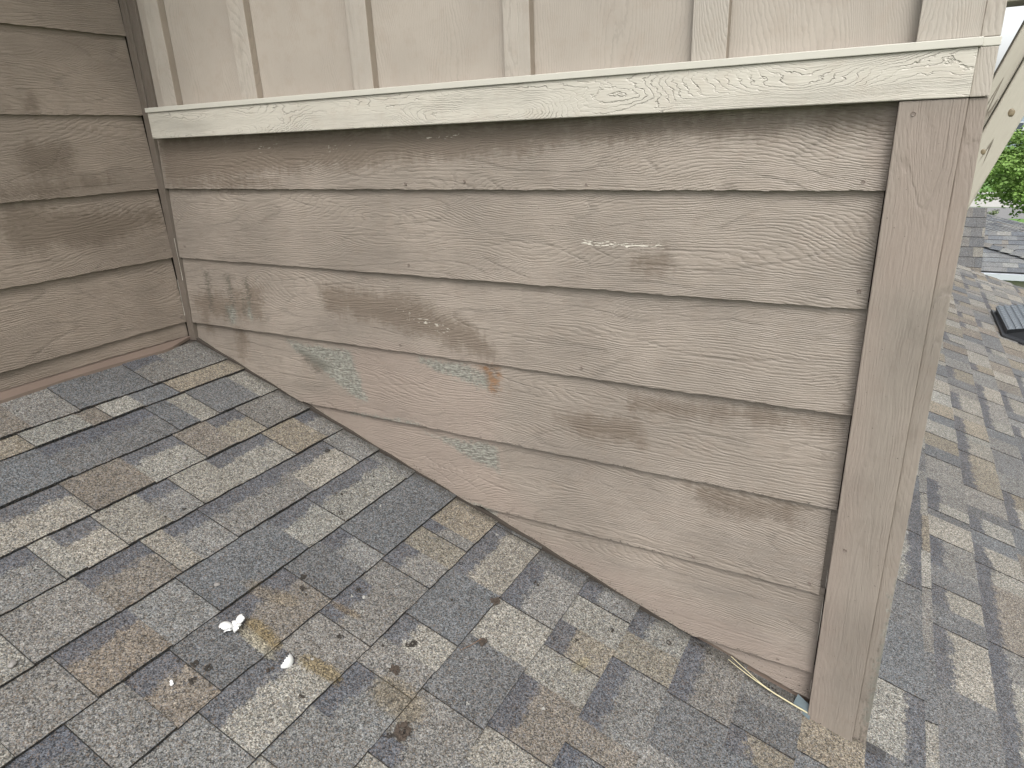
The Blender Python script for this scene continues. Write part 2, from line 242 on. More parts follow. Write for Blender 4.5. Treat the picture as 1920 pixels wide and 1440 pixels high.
# ------------------------------------------------------------------ lap siding
def lap_board(mb, k, a0, a1, put, zlow, step=0.0065, ragged=0.0012, ztop_limit=None, seed=0, lean=0.0105):
    """one board: bottom edge at z=-E*k; put(a, out, z) maps along/outward/height to a point; zlow(a)= lower cut."""
    r = random.Random(seed * 31 + k)
    zb, zt = -E * k, -E * (k - 1) + 0.012
    if ztop_limit is not None: zt = min(zt, ztop_limit)
    na = max(2, int((a1 - a0) / step)); nz = max(2, int((zt - zb) / step))
    off = (r.uniform(0, 40), r.uniform(0, 40))
    cols = []
    ph = [r.uniform(0, 6) for _ in range(3)]
    for i in range(na + 1):
        a = a0 + (a1 - a0) * i / na
        rag = ragged * (math.sin(a * 61 + ph[0]) + math.sin(a * 147 + ph[1]) + math.sin(a * 23 + ph[2])) * 0.4 + r.uniform(-1, 1) * ragged * 0.35
        lo = max(zb + rag, zlow(a) + rag)
        if lo >= zt - 0.002: cols.append(None); continue
        bow = 0.0015 * math.sin(a * 3.1 + ph[1])
        c = []
        for j in range(nz + 1):
            z = lo + (zt - lo) * j / nz
            c.append((put(a, -lean * (z - zb) / E + bow, z), (a + off[0], z + off[1])))
        back = (put(a, -0.016, lo), (a + off[0], lo + off[1] - 0.01))
        cols.append((c, back))
    base = len(mb.v); idx = []
    for c in cols:
        if c is None: idx.append(None); continue
        i0 = len(mb.v); mb.v += [q[0] for q in c[0]] + [c[1][0]]; idx.append(i0)
    for i in range(na):
        if idx[i] is None or idx[i + 1] is None: continue
        A, B = idx[i], idx[i + 1]; ca, cb = cols[i], cols[i + 1]
        for j in range(nz):
            mb.f.append((A + j, B + j, B + j + 1, A + j + 1)); mb.mi.append(0)
            mb.uv += [ca[0][j][1], cb[0][j][1], cb[0][j + 1][1], ca[0][j + 1][1]]
        mb.f.append((A + nz + 1, B + nz + 1, B, A)); mb.mi.append(0)
        mb.uv += [ca[1][1], cb[1][1], cb[0][0][1], ca[0][0][1]]
    # end caps
    for i in (0, na):
        if idx[i] is None: continue
        A = idx[i]; p0 = mb.v[A]; p1 = mb.v[A + nz]; bq = mb.v[A + nz + 1]
        n0 = len(mb.v); mb.v.append(put(a0 if i == 0 else a1, -0.016, zt)); 
        mb.f.append((A + nz + 1, A, A + nz, n0) if i == na else (A, A + nz + 1, n0, A + nz)); mb.mi.append(0); mb.uv += [(off[0], off[1])] * 4

def nail(parent, p, axis):
    bm = bmesh.new(); bmesh.ops.create_cone(bm, cap_ends=True, segments=12, radius1=0.0042, radius2=0.0033, depth=0.0016)
    bmesh.ops.inset_region(bm, faces=[max(bm.faces, key=lambda f: f.calc_center_median().z)], thickness=0.0009, depth=-0.0005)
    me = bpy.data.meshes.new('nail'); bm.to_mesh(me); bm.free(); me.materials.append(MAT['nail'])
    o = bpy.data.objects.new('nail', me); col.objects.link(o); o.parent = parent; o.location = p
    o.rotation_euler = (math.radians(90), 0, 0) if axis == 'y' else (0, math.radians(90), 0)

MASK['brown'] += [[(0.04, -0.07), (1.35, -0.07), (1.30, -0.135), (0.9, -0.15), (0.5, -0.17), (0.04, -0.20)]]
MASK['dark'] += [[(0.12, -0.46), (0.155, -0.46), (0.15, -0.60), (0.125, -0.60)], [(0.22, -0.47), (0.25, -0.47), (0.255, -0.58), (0.23, -0.58)], [(0.30, -0.47), (0.33, -0.47), (0.335, -0.57), (0.31, -0.57)]]
# --- gable wall (the wall facing the camera)
gable = thing('gable_wall', 'gable wall of taupe lap siding under a cream band, its foot cut to the slope of the shingle roof', 'wall', (1.0, 0.02, -0.7))
def gp(o): o.parent = gable; o.matrix_parent_inverse = Matrix.Translation((-1.0, -0.02, 0.7)); return o
mb = MB()
cut = lambda a: roofz(a) + 0.0075 + 0.0015 * math.sin(a * 9) + (max(0.0, a - 1.52) * 0.045)
for k in range(1, 8):
    a0, a1 = 0.0305, 2.0040 - (0.012 if k == 5 else 0.0) + (0.0015 if k % 2 else 0)
    lap_board(mb, k, a0, a1, lambda a, o, z: (a, -o, z), cut, seed=3, ztop_limit=-0.04 if k == 1 else None)
sid = mb.obj('siding', MAT['siding'], weld=False); gp(sid)
vv = np.array([(v.co.x, v.co.z) for v in sid.data.vertices])
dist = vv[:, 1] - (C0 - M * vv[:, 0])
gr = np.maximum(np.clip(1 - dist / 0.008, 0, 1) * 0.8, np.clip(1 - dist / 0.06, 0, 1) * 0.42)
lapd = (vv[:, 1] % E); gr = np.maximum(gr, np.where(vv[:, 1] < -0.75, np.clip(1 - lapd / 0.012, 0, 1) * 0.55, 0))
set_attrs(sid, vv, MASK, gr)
# sheathing box behind, house corner body
mb = MB(); mb.box((0.0, 0.021, -3.2), (2.112, 7.0, 2.2)); gp(mb.obj('sheathing', MAT['void']))
# flashing strip behind the board feet
mb = MB()
N = 60
for i in range(N):
    xa, xb = 2.004 * i / N, 2.004 * (i + 1) / N
    mb.quad((xa, 0.0155, roofz(xa) - 0.01), (xb, 0.0155, roofz(xb) - 0.01), (xb, 0.0165, roofz(xb) + 0.06), (xa, 0.0165, roofz(xa) + 0.06))
gp(mb.obj('step_flashing', MAT['flash'], weld=True))
mb = MB()  # near-black strip modelled as the shadow line where siding meets roof
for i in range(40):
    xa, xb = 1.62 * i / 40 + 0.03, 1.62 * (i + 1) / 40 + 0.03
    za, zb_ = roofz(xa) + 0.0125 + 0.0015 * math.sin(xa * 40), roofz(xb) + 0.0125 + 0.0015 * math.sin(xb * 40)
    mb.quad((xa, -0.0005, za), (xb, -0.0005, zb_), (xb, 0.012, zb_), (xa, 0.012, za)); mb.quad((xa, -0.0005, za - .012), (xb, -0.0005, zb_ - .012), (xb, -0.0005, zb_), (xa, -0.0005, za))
gp(mb.obj('joint_shadow_strip', MAT['void']))
# corner board: front
def vboard(name, x0, x1, y0, y1, z0, z1, mat, bevel=0.0015, slope=False, step=0.03, off=None, sidemi=0):
    """vertical board with subdivided front, UV along z; foot cut to roof slope when slope"""
    off = off or (rng.uniform(0, 30), rng.uniform(0, 30)); m = MB()
    n = max(1, int((z1 - z0) / step)); nx = max(1, int((x1 - x0) / step))
    def foot(x): return roofz(x) + 0.003 if slope else z0
    def P(i, j, y):
        x = x0 + (x1 - x0) * i / nx; lo = foot(x); return (x, y, lo + (z1 - lo) * j / n)
    for j in range(n):
        for i in range(nx):
            q = [P(i, j, y0), P(i + 1, j, y0), P(i + 1, j + 1, y0), P(i, j + 1, y0)]
            m.quad(*q, uv=[(p[2] + off[0], p[0] + off[1]) for p in q])
            q = [P(i + 1, j, y1), P(i, j, y1), P(i, j + 1, y1), P(i + 1, j + 1, y1)]
            m.quad(*q, uv=[(p[2] + off[0], p[0] + off[1]) for p in q])
        for i, (ya, yb) in ((0, (y1, y0)), (nx, (y0, y1))):
            q = [P(i, j, ya), P(i, j, yb), P(i, j + 1, yb), P(i, j + 1, ya)]
            m.quad(*q, uv=[(p[2] + off[0], p[1] + off[1] + 7) for p in q], mi=sidemi)
    for i in range(nx):
        q = [P(i, 0, y1), P(i + 1, 0, y1), P(i + 1, 0, y0), P(i, 0, y0)]; m.quad(*q, uv=[(p[0], p[1]) for p in q])
        q = [P(i, n, y0), P(i + 1, n, y0), P(i + 1, n, y1), P(i, n, y1)]; m.quad(*q, uv=[(p[0], p[1]) for p in q])
    o = m.obj(name, mat, bevel=bevel); return o
TM = {'pink': [[(2.0, -1.45), (2.03, -1.45), (2.03, -0.08), (2.0, -0.08)], [(2.0, -0.4), (2.15, -0.35), (2.15, -0.08), (2.0, -0.08)]],
      'dark': [[(2.112, -1.45), (2.14, -1.45), (2.135, -1.13), (2.12, -1.15)]], 'moss': [[(2.118, -1.38), (2.14, -1.36), (2.136, -0.95), (2.126, -1.0)]],
      'chip': [], 'brown': []}
def vmask(o, g=0.0):
    p = np.array([(v.co.x, v.co.z) for v in o.data.vertices]); d_ = p[:, 1] - (C0 - M * p[:, 0])
    set_attrs(o, p, TM, np.clip(1 - d_ / 0.03, 0, 1) * g); return o
cb = vboard('corner_board', 2.0065, 2.103, -0.024, 0.018, -1.43, -0.0695, MAT['trim'], 0.002, True, 0.012); gp(vmask(cb, 0.4))
sb = vboard('side_corner_board', 2.1035, 2.131, -0.009, 0.09, -1.44, -0.0695, MAT['trim'], 0.002, True, 0.012); gp(vmask(sb, 0.9)); tag(sb, 'narrow side corner board, mossy and stained at its foot')
# cream band and cap
mb = MB(); mb.box((0.058, -0.027, -0.0686), (2.1035, 0.016, 0.0035), 0, (3.3, 1.2)); gp(mb.obj('trim_band', MAT['band'], bevel=0.0018))
mb = MB(); mb.box((2.104, -0.013, -0.0686), (2.131, 0.09, 0.0035), 2, (1, 2)); gp(mb.obj('side_trim_band', MAT['cream'], bevel=0.0015))
mb = MB(); mb.box((0.055, -0.031, 0.0036), (2.108, 0.014, 0.0165)); gp(mb.obj('drip_cap', MAT['cap'], bevel=0.0012))
mb = MB(); mb.box((2.1085, -0.014, 0.0036), (2.1325, 0.09, 0.0165)); gp(mb.obj('side_drip_cap', MAT['cap'], bevel=0.0012))
# board and batten above
HT = 1.25
edges = [0.118, 0.448, 0.841, 1.259, 1.655, 2.018]
bw = [0.060, 0.060, 0.060, 0.062, 0.064, 0.086]
mb = MB(); mb.box((0.03, 0.010, 0.0166), (2.103, 0.020, HT), 2, (5, 9)); gp(mb.obj('board_panel', MAT['panel']))
for x, w in zip(edges, bw):
    lastb = x > 2
    o = vboard('batten', x, x + w, -0.012 if not lastb else -0.016, 0.0095, 0.0175, HT, [MAT['cream'], MAT['batten_side']], 0.0012, False, 0.25, sidemi=1); gp(o)
    if lastb: tag(o, 'wider cream batten at the outer corner')
o = vboard('side_batten', 2.1045, 2.131, -0.006, 0.09, 0.0175, HT, MAT['cream'], 0.0015); gp(o)
# inner corner trim
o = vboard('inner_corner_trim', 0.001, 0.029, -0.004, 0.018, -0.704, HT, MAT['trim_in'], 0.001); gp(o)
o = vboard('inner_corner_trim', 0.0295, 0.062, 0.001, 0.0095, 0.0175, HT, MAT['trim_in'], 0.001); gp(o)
# side wall siding in profile, seen past the corner
mb = MB()
for k in range(-5, 12):
    zb = -E * k; mb.quad((2.1125, 0.095, zb + E), (2.1125, 7.0, zb + E), (2.126, 7.0, zb), (2.126, 0.095, zb), uv=[(0, .2), (7, .2), (7, 0), (0, 0)])
    mb.quad((2.126, 0.095, zb), (2.126, 7.0, zb), (2.1125, 7.0, zb), (2.1125, 0.095, zb))
gp(mb.obj('side_siding', MAT['trim']))
for (x, z) in NAILS:
    if x < 1.99: nail(gable, Vector((x, -0.0012 + 0.013 * ((z % E) / E), z)) - Vector((1.0, 0.02, -0.7)), 'y')
for z in (-0.09, -0.93): nail(gable, Vector((2.03, -0.0245, z)) - Vector((1.0, 0.02, -0.7)), 'y')
mb = MB(); mb.box((1.984, 0.0142, -1.06), (2.0062, 0.0152, -0.86)); gp(mb.obj('corner_backing', MAT['trim']))
# bit of grey step flashing at the foot of the corner board
mb = MB()
mb.quad((1.972, -0.012, roofz(1.972) + 0.006), (2.012, -0.030, roofz(2.012) + 0.006), (2.012, -0.012, roofz(2.012) + 0.03), (1.980, 0.002, roofz(1.98) + 0.03))
mb.quad((1.972, -0.012, roofz(1.972) + 0.004), (1.980, 0.002, roofz(1.98) + 0.028), (2.012, -0.012, roofz(2.012) + 0.028), (2.012, -0.030, roofz(2.012) + 0.004))
gp(mb.obj('flashing_tab', MAT['steel'], weld=False))
# white caulk slivers between boards and trims
def sliver(p0, p1, w, nrm='y'):
    m = MB(); n = 10; r = random.Random(int(p0[2] * 1000)); pts = []
    for i in range(n + 1):
        t = i / n; p = [p0[k] + (p1[k] - p0[k]) * t for k in range(3)]; ww = w * math.sin(math.pi * min(1, t * 0.9 + 0.08)) * r.uniform(0.6, 1.1) + 0.0002
        pts.append((p, ww))
    for i in range(n):
        (a, wa), (b, wb) = pts[i], pts[i + 1]
        m.quad((a[0], a[1], a[2]), (a[0] + wa * .6, a[1] - 0.0006, a[2]), (b[0] + wb * .6, b[1] - 0.0006, b[2]), (b[0], b[1], b[2]))
        m.quad((a[0], a[1], a[2]), (b[0], b[1], b[2]), (b[0], b[1] + 0.003, b[2]), (a[0], a[1] + 0.003, a[2]))
    return m.obj('caulk_bead', MAT['caulk'], weld=False)
for a, b, w in (((0.0288, -0.0045, -0.365), (0.0288, -0.0045, -0.50), 0.0016), ((2.0032, -0.002, -1.19), (2.0032, -0.002, -1.07), 0.0016), ((2.0036, -0.002, -1.30), (2.0036, -0.002, -1.34), 0.0014), ((2.0036, -0.002, -1.00), (2.0036, -0.002, -1.05), 0.001), ((0.0008, -0.0045, -0.50), (0.0008, -0.0045, -0.62), 0.0016)):
    gp(sliver(a, b, w))

# --- left wall
lwall = thing('side_wall', 'darker-looking taupe lap siding wall meeting the gable wall at the inside corner, on brown headwall flashing', 'wall', (-0.02, -1.2, -0.7))
def lp(o): o.parent = lwall; o.matrix_parent_inverse = Matrix.Translation((0.02, 1.2, 0.7)); return o
mb = MB()
for k in range(-4, 5):
    zl = -9.0
    lap_board(mb, k, -2.2, -0.0015, lambda a, o, z: (o, a, z), (lambda a: -0.692 - 0.004 * math.sin(a * 5)) if k == 4 else (lambda a: -9.0), seed=11, ztop_limit=1.25)
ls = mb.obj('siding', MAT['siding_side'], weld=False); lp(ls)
vv = np.array([(v.co.y, v.co.z) for v in ls.data.vertices])
set_attrs(ls, vv, MASKL, np.where(vv[:, 1] < -0.5, np.clip(1 - ((vv[:, 1]) % E) / 0.01, 0, 1) * 0.35, 0))
mb = MB(); mb.box((-0.3, -2.2, -3.2), (-0.021, 0.02, 2.2)); lp(mb.obj('sheathing', MAT['void']))
mb = MB(); N = 70
for i in range(N):
    y0, y1 = -2.2 + 2.2 * i / N, -2.2 + 2.2 * (i + 1) / N
    def fl(y): return 0.034 + 0.006 * math.sin(y * 7 + 1) if y < -0.1 else 0.034 * (-y) / 0.1 * 0.9 + 0.003
    prof = lambda y: [(-0.016, -0.66), (-0.010, -0.695), (0.000, roofz(0) + 0.009), (fl(y), roofz(fl(y)) + 0.0105), (fl(y), roofz(fl(y)) + 0.001)]
    a, b = prof(y0), prof(y1)
    for q in range(4): mb.quad((a[q][0], y0, a[q][1]), (a[q + 1][0], y0, a[q + 1][1]), (b[q + 1][0], y1, b[q + 1][1]), (b[q][0], y1, b[q][1]))
lp(mb.obj('headwall_flashing', MAT['flash'], smooth=False))
for (y, z) in NAILSL: nail(lwall, Vector((0.0012 - 0.013 * ((z % E) / E), y, z)) - Vector((-0.02, -1.2, -0.7)), 'x')

# --- eave over the inside corner
MAT['soffit'] = wood_paint('taupe_soffit', (0.18, 0.155, 0.13), 0.5)
eave = thing('roof_eave', 'roof eave overhanging the two siding walls, out of view above', 'eave', (1, 0, 1.25))
mb = MB(); mb.box((-1.3, -2.4, 0.55), (1.15, -0.55, 0.75)) if False else None
m2 = MB(); m2.box((-0.35, -2.2, 1.251), (0.50, 0.1, 1.27)); m2.box((0.5, -0.42, 1.251), (2.2, 0.6, 1.27)); 
o = m2.obj('soffit', MAT['soffit']); o.parent = eave; o.location = (-1, 0, -1.25)
m2 = MB(); m2.box((0.5, -2.2, 1.23), (0.53, -0.42, 1.42)); m2.box((0.5305, -0.45, 1.23), (2.2, -0.42, 1.42))
o = m2.obj('fascia', MAT['cream']); o.parent = eave; o.location = (-1, 0, -1.25)

# ------------------------------------------------------------------ shingle material
def shingle_mat(name, near=True, tint=(1, 1, 1)):
    s = NT(name); ob = s.obj(); uv = s.uv()
    ca = s.attr('tabcol').outputs['Color']; band = s.attr('band').outputs['Fac']
    sep = s.n('ShaderNodeSeparateXYZ', {0: uv}); fr = sep.outputs[1]
    wob = s.math('MULTIPLY', s.math('SUBTRACT', s.noise(ob, 60.0, 3.0, 0.7), 0.5), 0.45)
    wob = s.math('ADD', wob, s.math('MULTIPLY', s.math('SUBTRACT', s.noise(ob, 14.0, 1.0, 0.5), 0.5), 0.25))
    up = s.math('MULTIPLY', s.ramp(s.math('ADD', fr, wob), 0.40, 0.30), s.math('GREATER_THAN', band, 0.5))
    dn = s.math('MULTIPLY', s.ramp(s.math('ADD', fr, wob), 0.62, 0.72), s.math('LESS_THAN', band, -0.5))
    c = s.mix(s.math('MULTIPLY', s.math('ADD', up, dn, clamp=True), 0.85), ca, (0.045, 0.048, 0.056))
    # granules
    v1 = s.n('ShaderNodeTexVoronoi', {'Vector': ob, 'Scale': 520.0}); hv = s.n('ShaderNodeSeparateColor', {0: v1.outputs['Color']})
    v2 = s.n('ShaderNodeTexVoronoi', {'Vector': s.vec(ob, loc=(.3, .7, .2)), 'Scale': 300.0}); hv2 = s.n('ShaderNodeSeparateColor', {0: v2.outputs['Color']})
    g = s.math('ADD', s.math('MULTIPLY', s.math('POWER', hv.outputs[0], 2.2), 1.55), s.math('MULTIPLY', s.math('POWER', hv2.outputs[0], 1.8), 0.95))
    g = s.math('ADD', g, 0.20)
    clump = s.noise(ob, 90.0, 3.0, 0.75)
    g = s.math('MULTIPLY', g, s.ramp(clump, 0.25, 0.75, 0.80, 1.22))
    large = s.noise(ob, 7.0, 3.0, 0.6)
    g = s.math('MULTIPLY', g, s.ramp(large, 0.25, 0.75, 0.90, 1.10))
    gc = s.n('ShaderNodeCombineColor', {0: g, 1: g, 2: g})
    c = s.mix(1.0, c, gc.outputs[0], 'MULTIPLY')
    hue = s.ramp(hv.outputs[1], 0.80, 0.86); c = s.mix(s.math('MULTIPLY', hue, 0.40), c, (0.155, 0.11, 0.075))
    hue2 = s.ramp(hv.outputs[2], 0.82, 0.88); c = s.mix(s.math('MULTIPLY', hue2, 0.35), c, (0.13, 0.15, 0.18))
    if near:
        x = s.n('ShaderNodeSeparateXYZ', {0: ob}); U, V = x.outputs[0], x.outputs[1]
        # yolk stains: ellipses in roof coordinates
        for (u0, v0, u1, v1_, w, colr, st) in YOLK:
            L = math.hypot(u1 - u0, v1_ - v0); ang = math.atan2(v1_ - v0, u1 - u0); ce, se = math.cos(ang), math.sin(ang)
            pu = s.math('SUBTRACT', U, (u0 + u1) / 2); pv = s.math('SUBTRACT', V, (v0 + v1_) / 2)
            a = s.math('ADD', s.math('MULTIPLY', pu, ce), s.math('MULTIPLY', pv, se))
            b = s.math('SUBTRACT', s.math('MULTIPLY', pv, ce), s.math('MULTIPLY', pu, se))
            rr = s.math('ADD', s.math('POWER', s.math('ABSOLUTE', s.math('DIVIDE', a, L / 2)), 3.0), s.math('POWER', s.math('ABSOLUTE', s.math('DIVIDE', b, w)), 2.0))
            f = s.ramp(s.math('ADD', rr, s.math('MULTIPLY', s.math('SUBTRACT', s.noise(ob, 120.0, 3.0, 0.7), 0.5), 2.4)), 1.4, 0.2)
            c = s.mix(s.math('MULTIPLY', f, st), c, s.mix(1.0, colr, gc.outputs[0], 'MULTIPLY'))
        # dirt along the wall foot
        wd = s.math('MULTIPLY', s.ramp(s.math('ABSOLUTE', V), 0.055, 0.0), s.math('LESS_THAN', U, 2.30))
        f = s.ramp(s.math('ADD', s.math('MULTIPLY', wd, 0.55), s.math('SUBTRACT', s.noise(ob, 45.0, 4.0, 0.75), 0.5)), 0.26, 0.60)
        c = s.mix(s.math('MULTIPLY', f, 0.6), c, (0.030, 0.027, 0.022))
        # small dark specks of debris
        sp = s.ramp(s.noise(ob, 75.0, 2.0, 0.5), 0.74, 0.78)
        c = s.mix(s.math('MULTIPLY', sp, 0.55), c, (0.03, 0.027, 0.023))
    c = s.mix(1.0, c, (*tint, 1), 'MULTIPLY')
    h = s.math('ADD', hv.outputs[0], s.math('MULTIPLY', hv2.outputs[0], 0.5))
    nrm = s.bump(h, 0.45, 0.0008)
    return s.fin(c, 0.92, nrm, 0.25)
d = DEB
YK = (0.100, 0.072, 0.026); YL = (0.17, 0.155, 0.115)
YOLK = [(1.005, -0.655, 1.115, -0.668, 0.018, YK, 0.6), (1.00, -0.680, 1.125, -0.690, 0.014, YL, 0.65), (1.15, -0.655, 1.255, -0.640, 0.020, YK, 0.6),
        (1.10, -0.510, 1.185, -0.500, 0.010, (0.11, 0.08, 0.045), 0.5), (0.93, -0.60, 1.06, -0.56, 0.02, (0.12, 0.095, 0.06), 0.4),
        (1.30, -0.60, 1.43, -0.60, 0.04, (0.10, 0.078, 0.045), 0.5), (1.62, -0.30, 1.64, -0.24, 0.014, (0.14, 0.12, 0.07), 0.4)]
MAT['shingle'] = shingle_mat('laminated_shingle')
MAT['shingle_far'] = shingle_mat('laminated_shingle_far', False)
MAT['shingle_neigh'] = shingle_mat('grey_shingle', False, (1.08, 1.15, 1.24))
CODE = {'D': (0.069, 0.071, 0.072), 'G': (0.100, 0.098, 0.092), 'L': (0.134, 0.128, 0.112), 'B': (0.098, 0.087, 0.073), 'T': (0.114, 0.102, 0.081)}

class Shingles:
    light = False
    def __init__(s): s.v = []; s.f = []; s.uv = []; s.c = []; s.b = []
    def tab(s, u0, u1, v0, v1, code, r, thick=None, raised=False):
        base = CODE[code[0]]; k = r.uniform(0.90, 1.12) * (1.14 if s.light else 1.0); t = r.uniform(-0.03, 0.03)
        colr = (base[0] * k * (1 + t), base[1] * k, base[2] * k * (1 - t), 1)
        band = 1.0 if code.endswith('u') else (-1.0 if code.endswith('d') else 0.0)
        zb = 0.0085 + (0.0028 if raised else 0.0); zt = 0.0012 + (0.0024 if raised else 0.0)
        g = 0.0006; v0 += g; v1 -= g; lift = r.uniform(-0.0006, 0.0008)
        n = max(1, int((v1 - v0) / 0.02)); i0 = len(s.v)
        jag = [r.uniform(-0.0010, 0.0010) for _ in range(n + 1)]; skew = r.uniform(-0.002, 0.002)
        for i in range(n + 1):
            v = v0 + (v1 - v0) * i / n
            s.v += [(u0, v, zt), ((u0 + u1) / 2, v, (zt + zb) / 2), (u1 + jag[i] + skew * (i / n - .5), v, zb + lift), (u1 + jag[i] * .7 + skew * (i / n - .5) - 0.0006, v, -0.002)]
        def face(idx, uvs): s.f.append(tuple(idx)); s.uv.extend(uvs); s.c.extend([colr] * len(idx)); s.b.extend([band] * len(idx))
        for i in range(n):
            a = i0 + 4 * i; b = a + 4; x0 = v0 + (v1 - v0) * i / n; x1 = v0 + (v1 - v0) * (i + 1) / n
            face([a, a + 1, b + 1, b], [(x0, 0), (x0, .5), (x1, .5), (x1, 0)])
            face([a + 1, a + 2, b + 2, b + 1], [(x0, .5), (x0, 1), (x1, 1), (x1, .5)])
            dk = len(s.c); face([a + 2, a + 3, b + 3, b + 2], [(x0, .9)] * 4); s.c[dk:] = [(0.022, 0.021, 0.02, 1)] * 4; s.b[dk:] = [0.0] * 4
        for a, w in ((i0, 0), (i0 + 4 * n, 1)):
            q = len(s.v); s.v.append((u0, s.v[a][1], -0.002))
            idx = [a, a + 1, a + 2, a + 3, q]
            if w: pass
            else: idx = idx[::-1]
            dk = len(s.c); face(idx, [(0, .9)] * 5); s.c[dk:] = [(0.03, 0.028, 0.026, 1)] * 5; s.b[dk:] = [0.0] * 5
    def row(s, u0, u1, va, vb, r, wmin=0.12, wmax=0.30):
        v = va; prev = ''; rs = r.random() < .5
        while v < vb - 0.01:
            w = r.uniform(wmin, wmax)
            if v + w > vb - 0.05: w = vb - v
            c = r.choice(['D', 'D', 'G', 'G', 'G', 'Gu', 'Lu', 'Lu', 'L', 'L', 'L', 'Tu', 'T', 'B'])
            if c[0] == prev: c = r.choice(['G', 'Lu', 'D', 'Tu'])
            prev = c[0]; s.tab(u0, u1, v, v + w, c, r, raised=rs); rs = not rs; v += w
    def obj(s, name, mat):
        me = bpy.data.meshes.new(name); me.from_pydata(s.v, [], s.f)
        me.uv_layers.new(name='UVMap').data.foreach_set('uv', np.array(s.uv, np.float32).ravel())
        a = me.color_attributes.new('tabcol', 'FLOAT_COLOR', 'CORNER'); a.data.foreach_set('color', np.array(s.c, np.float32).ravel())
        b = me.attributes.new('band', 'FLOAT', 'CORNER'); b.data.foreach_set('value', np.array(s.b, np.float32))
        me.materials.append(mat); me.update()
        o = bpy.data.objects.new(name, me); col.objects.link(o); return o

# ------------------------------------------------------------------ near roof
roof = thing('shingle_roof', 'sloping roof of grey and brown laminated asphalt shingles running below both siding walls', 'roof', (0, 0, C0))
roof.rotation_euler = (0, TH, 0)
S = Shingles(); r = random.Random(21)
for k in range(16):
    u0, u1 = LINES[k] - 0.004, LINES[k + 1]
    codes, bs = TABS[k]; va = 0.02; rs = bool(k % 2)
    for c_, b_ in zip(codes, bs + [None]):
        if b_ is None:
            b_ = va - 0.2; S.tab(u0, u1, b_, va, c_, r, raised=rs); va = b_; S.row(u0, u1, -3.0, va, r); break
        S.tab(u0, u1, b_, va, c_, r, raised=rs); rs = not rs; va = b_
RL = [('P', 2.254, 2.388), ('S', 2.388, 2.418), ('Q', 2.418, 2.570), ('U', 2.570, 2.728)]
S.light = True  # tab colours brightened here to carry the grazing glare on the right slope
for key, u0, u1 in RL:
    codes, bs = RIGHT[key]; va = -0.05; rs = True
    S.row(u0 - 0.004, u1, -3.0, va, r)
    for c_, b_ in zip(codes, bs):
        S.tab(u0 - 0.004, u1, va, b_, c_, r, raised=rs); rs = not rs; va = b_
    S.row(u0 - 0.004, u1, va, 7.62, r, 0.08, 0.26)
u = 2.728
while u < 6.4:
    S.row(u - 0.004, u + 0.142, -3.0, 7.62, r, 0.10, 0.30); u += 0.142
so = S.obj('shingles', MAT['shingle']); so.parent = roof
mb = MB(); mb.box((0.0, -3.0, -0.16), (2.2, 0.03, -0.003)); mb.box((2.2005, -3.0, -0.16), (6.42, 7.61, -0.003))
o = mb.obj('roof_deck', MAT['void']); o.parent = roof
mb = MB(); mb.box((2.26, 7.613, -0.17), (6.42, 7.64, -0.001), 0); o = mb.obj('rake_board', MAT['cream']); o.parent = roof

def roof_pt(u, v, h=0.0):
    x = u / KR; return Vector((x + h * M / KR, v, C0 - M * x + h / KR))

# steep roof beyond
MB_ = Shingles(); r2 = random.Random(4)
steep = thing('gable_roof', 'steep shingled gable roof rising behind the corner post, its courses running level', 'roof', (2.0, 7.66, -1.68))
X0, X1 = 0.0, 0.985; zb0 = -1.68 - 0.02; run = 1.25; exp = 0.143; k = 0
while k * exp < run:
    v = -1.0
    while v < X1:
        w = r2.uniform(0.10, 0.24); e_ = min(v + w, X1); c = r2.choice(['D', 'D', 'G', 'G', 'B', 'L'])
        # local: u -> down the slope, v -> x
        MB_.tab(run - (k + 1) * exp - 0.004, run - k * exp, v, e_, c, r2); v = e_
    k += 1
so2 = MB_.obj('shingles', MAT['shingle_far']); so2.parent = steep
# local u (down slope): towards camera (-y) and down; local v -> +x
ang = math.radians(45)
A_ = Vector((0, -math.cos(ang), -math.sin(ang))); Bx = Vector((1, 0, 0)); Nn = A_.cross(Bx)
if Nn.z < 0: Nn = -Nn
top = Vector((0, run * math.cos(ang), run * math.sin(ang) - 0.35))
so2.matrix_local = Matrix(((A_.x, Bx.x, Nn.x, top.x), (A_.y, Bx.y, Nn.y, top.y), (A_.z, Bx.z, Nn.z, top.z), (0, 0, 0, 1)))
mb = MB()   # body: triangular gable end
for xs in ((-1.0, X1 - 0.03),):
    a = (xs[0], 0, -0.36); b = (xs[0], run * .70, run * .70 - 0.37); c_ = (xs[0], 1.9, -0.5)
    a1, b1, c1 = [(xs[1], p[1], p[2]) for p in (a, b, c_)]
    lo = [(p[0], p[1], -3.0) for p in (a, c_, a1, c1)]
    mb.quad(a1, c1, b1, a1) if False else mb.tri(a1, c1, b1)
    mb.quad(a1, lo[2], lo[3], c1); mb.quad(b, b1, c1, c_)
    mb.quad(a, lo[0], lo[2], a1)
o = mb.obj('gable_end', MAT['cream'], weld=False); o.parent = steep

